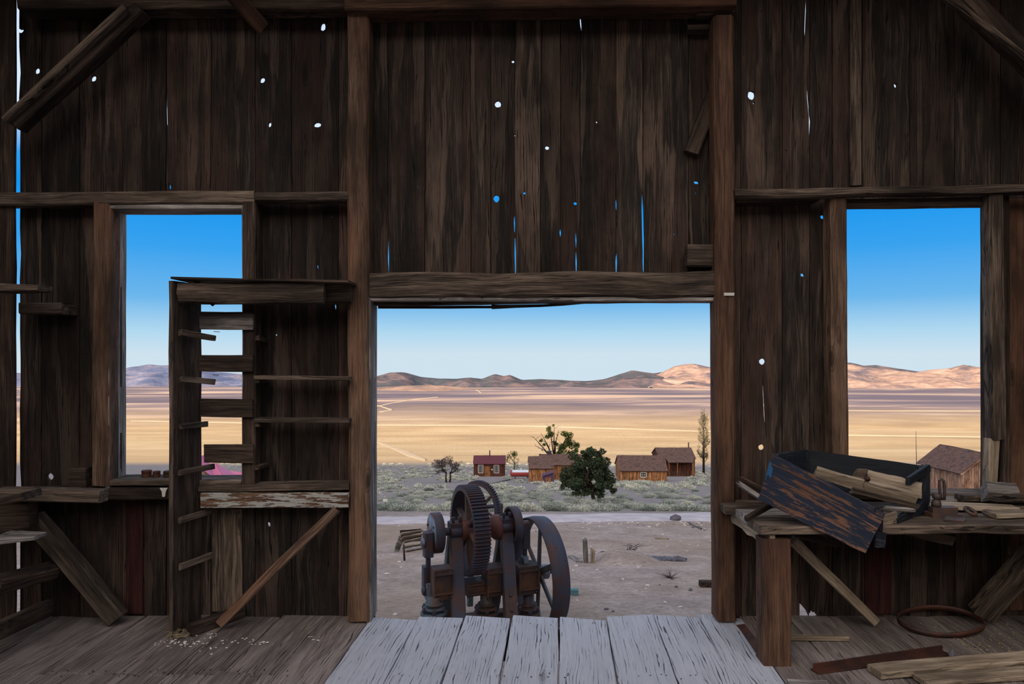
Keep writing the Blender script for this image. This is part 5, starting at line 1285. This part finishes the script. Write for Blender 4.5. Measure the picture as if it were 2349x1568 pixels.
m = MB(); p = G(1312, 1364); timber(m, p + V((-.02, 0, .05)), p + V((.1, .02, .05)), .09, .1, B=(0, 0, 1), seg=3, jit=.012); m.build('teal_scrap', TEALB, label='small teal block lying right of the pulley', cat='scrap')
# earth mound
m = MB(); c = G(1435, 1290) + V((0, .4, 0)); vs, fs = [], []; n1, n2 = 30, 16
for j in range(n2 + 1):
    for i in range(n1 + 1):
        u, v = i / n1 * 2 - 1, j / n2 * 2 - 1; r2 = u * u + v * v; x, y = c.x + u * .85, c.y + v * 1.1
        vs.append((x, y, zg(x, y) - .02 + .26 * max(0, 1 - r2) ** 1.2 * (1 + .3 * noise.noise(V((u * 3, v * 3, 1)))) + .03 * noise.noise(V((x * 9, y * 9, 0)))))
for j in range(n2):
    for i in range(n1): q = j * (n1 + 1) + i; fs.append((q, q + 1, q + n1 + 2, q + n1 + 1))
m.add(vs, fs, None, 0, 0, True); m.build('earth_mound', GROUND, label='low brown earth mound in the yard right of the stumps', cat='mound')
m = MB()
for i in range(9):
    q = G(1445 + U(-8, 8), 1280 + U(-6, 6)) + V((0, 0, .15)); tube(m, [q, q + V((U(-.1, .35), U(-.2, .2), U(.0, .2))), q + V((U(-.3, .6), U(-.3, .3), U(-.05, .25)))], [.012, .01, .004], 5)
m.build('twig_bundle', GREYW, label='grey dead branches lying on the earth mound', cat='branches')
m = MB()
for i in range(5): rock(m, G(1500 + i * 12, 1284 + U(-3, 2)) + V((0, 0, .03)), .09, .06, .06, i)
m.build('rag', CLOTH, label='crumpled dark grey rag on the ground right of the mound', cat='rag')
m = MB(); q = G(1538, 1325)
for i in range(26): a = U(0, 6.28); tube(m, [q, q + V((math.cos(a) * U(.1, .3), math.sin(a) * .2, U(.03, .16)))], [.006, .002], 4)
m.build('dead_weed', DEADT, label='dry dead weed in the right foreground of the yard', cat='plant')
m = MB(); rock(m, G(1550, 1194) + V((0, 0, .05)), .22, .2, .17, 4); m.build('rock', STONED, label='dark rock on the near edge of the dirt road', cat='rock')
m = MB(); rock(m, G(1555, 1286) + V((0, 0, .02)), .2, .12, .08, 9)
m.build('rock', STONED, label='flat grey rock lying right of the crumpled rag', cat='rock')
# little white sign
p = G(884, 1168); e = empty('small_sign', p, 'tiny white sign on a short stake at the left beyond the road', 'sign')
m = MB(); tube(m, [p, p + V((0, 0, .38))], .015, 6); m.build('stake', IRON, e)
m = MB(); box(m, p + V((0, -.02, .42)), .22, .015, .14); m.build('sign_plate', WHITE, e)
# scattered stones
import bmesh
stm = []
for i in range(5):
    mm = MB(); rock(mm, (0, 0, 0), 1, 1, .6, i * 3 + 1, 1); me = bpy.data.meshes.new('stone'); me.from_pydata([tuple(v) for v in mm.v], [], mm.f); me.materials.append(STONEW if i < 4 else STONED); stm.append(me)
for i in range(150):
    if i < 60: px, py = U(1290, 1640), 1197 + abs(random.gauss(0, 7)); s_ = U(.015, .05)
    else: px, py = U(865, 1640), U(1205, 1412); s_ = U(.012, .04)
    p = G(px, py)
    if abs(px - 1130) < 180 and py > 1330: continue
    o = bpy.data.objects.new('stone', stm[i % 5]); col.objects.link(o); o.location = p + V((0, 0, s_ * .3)); o.scale = (s_ * U(.8, 1.6), s_, s_); o.rotation_euler = (0, 0, U(0, 6))
    if i < 60: tag(o, 'small stone in the scatter along the near edge of the dirt road', 'stone', 'stones along the road edge')
    else: tag(o, 'small stone or chip lying loose on the bare yard ground', 'stone', 'loose stones in the yard')
# old timber lying by the tank
yard_timber('loose_timber', GREYW, (1120, 1110), (1172, 1098), .6, .15, 'grey stack of boards lying beyond the road below the red cabin', 'boards')
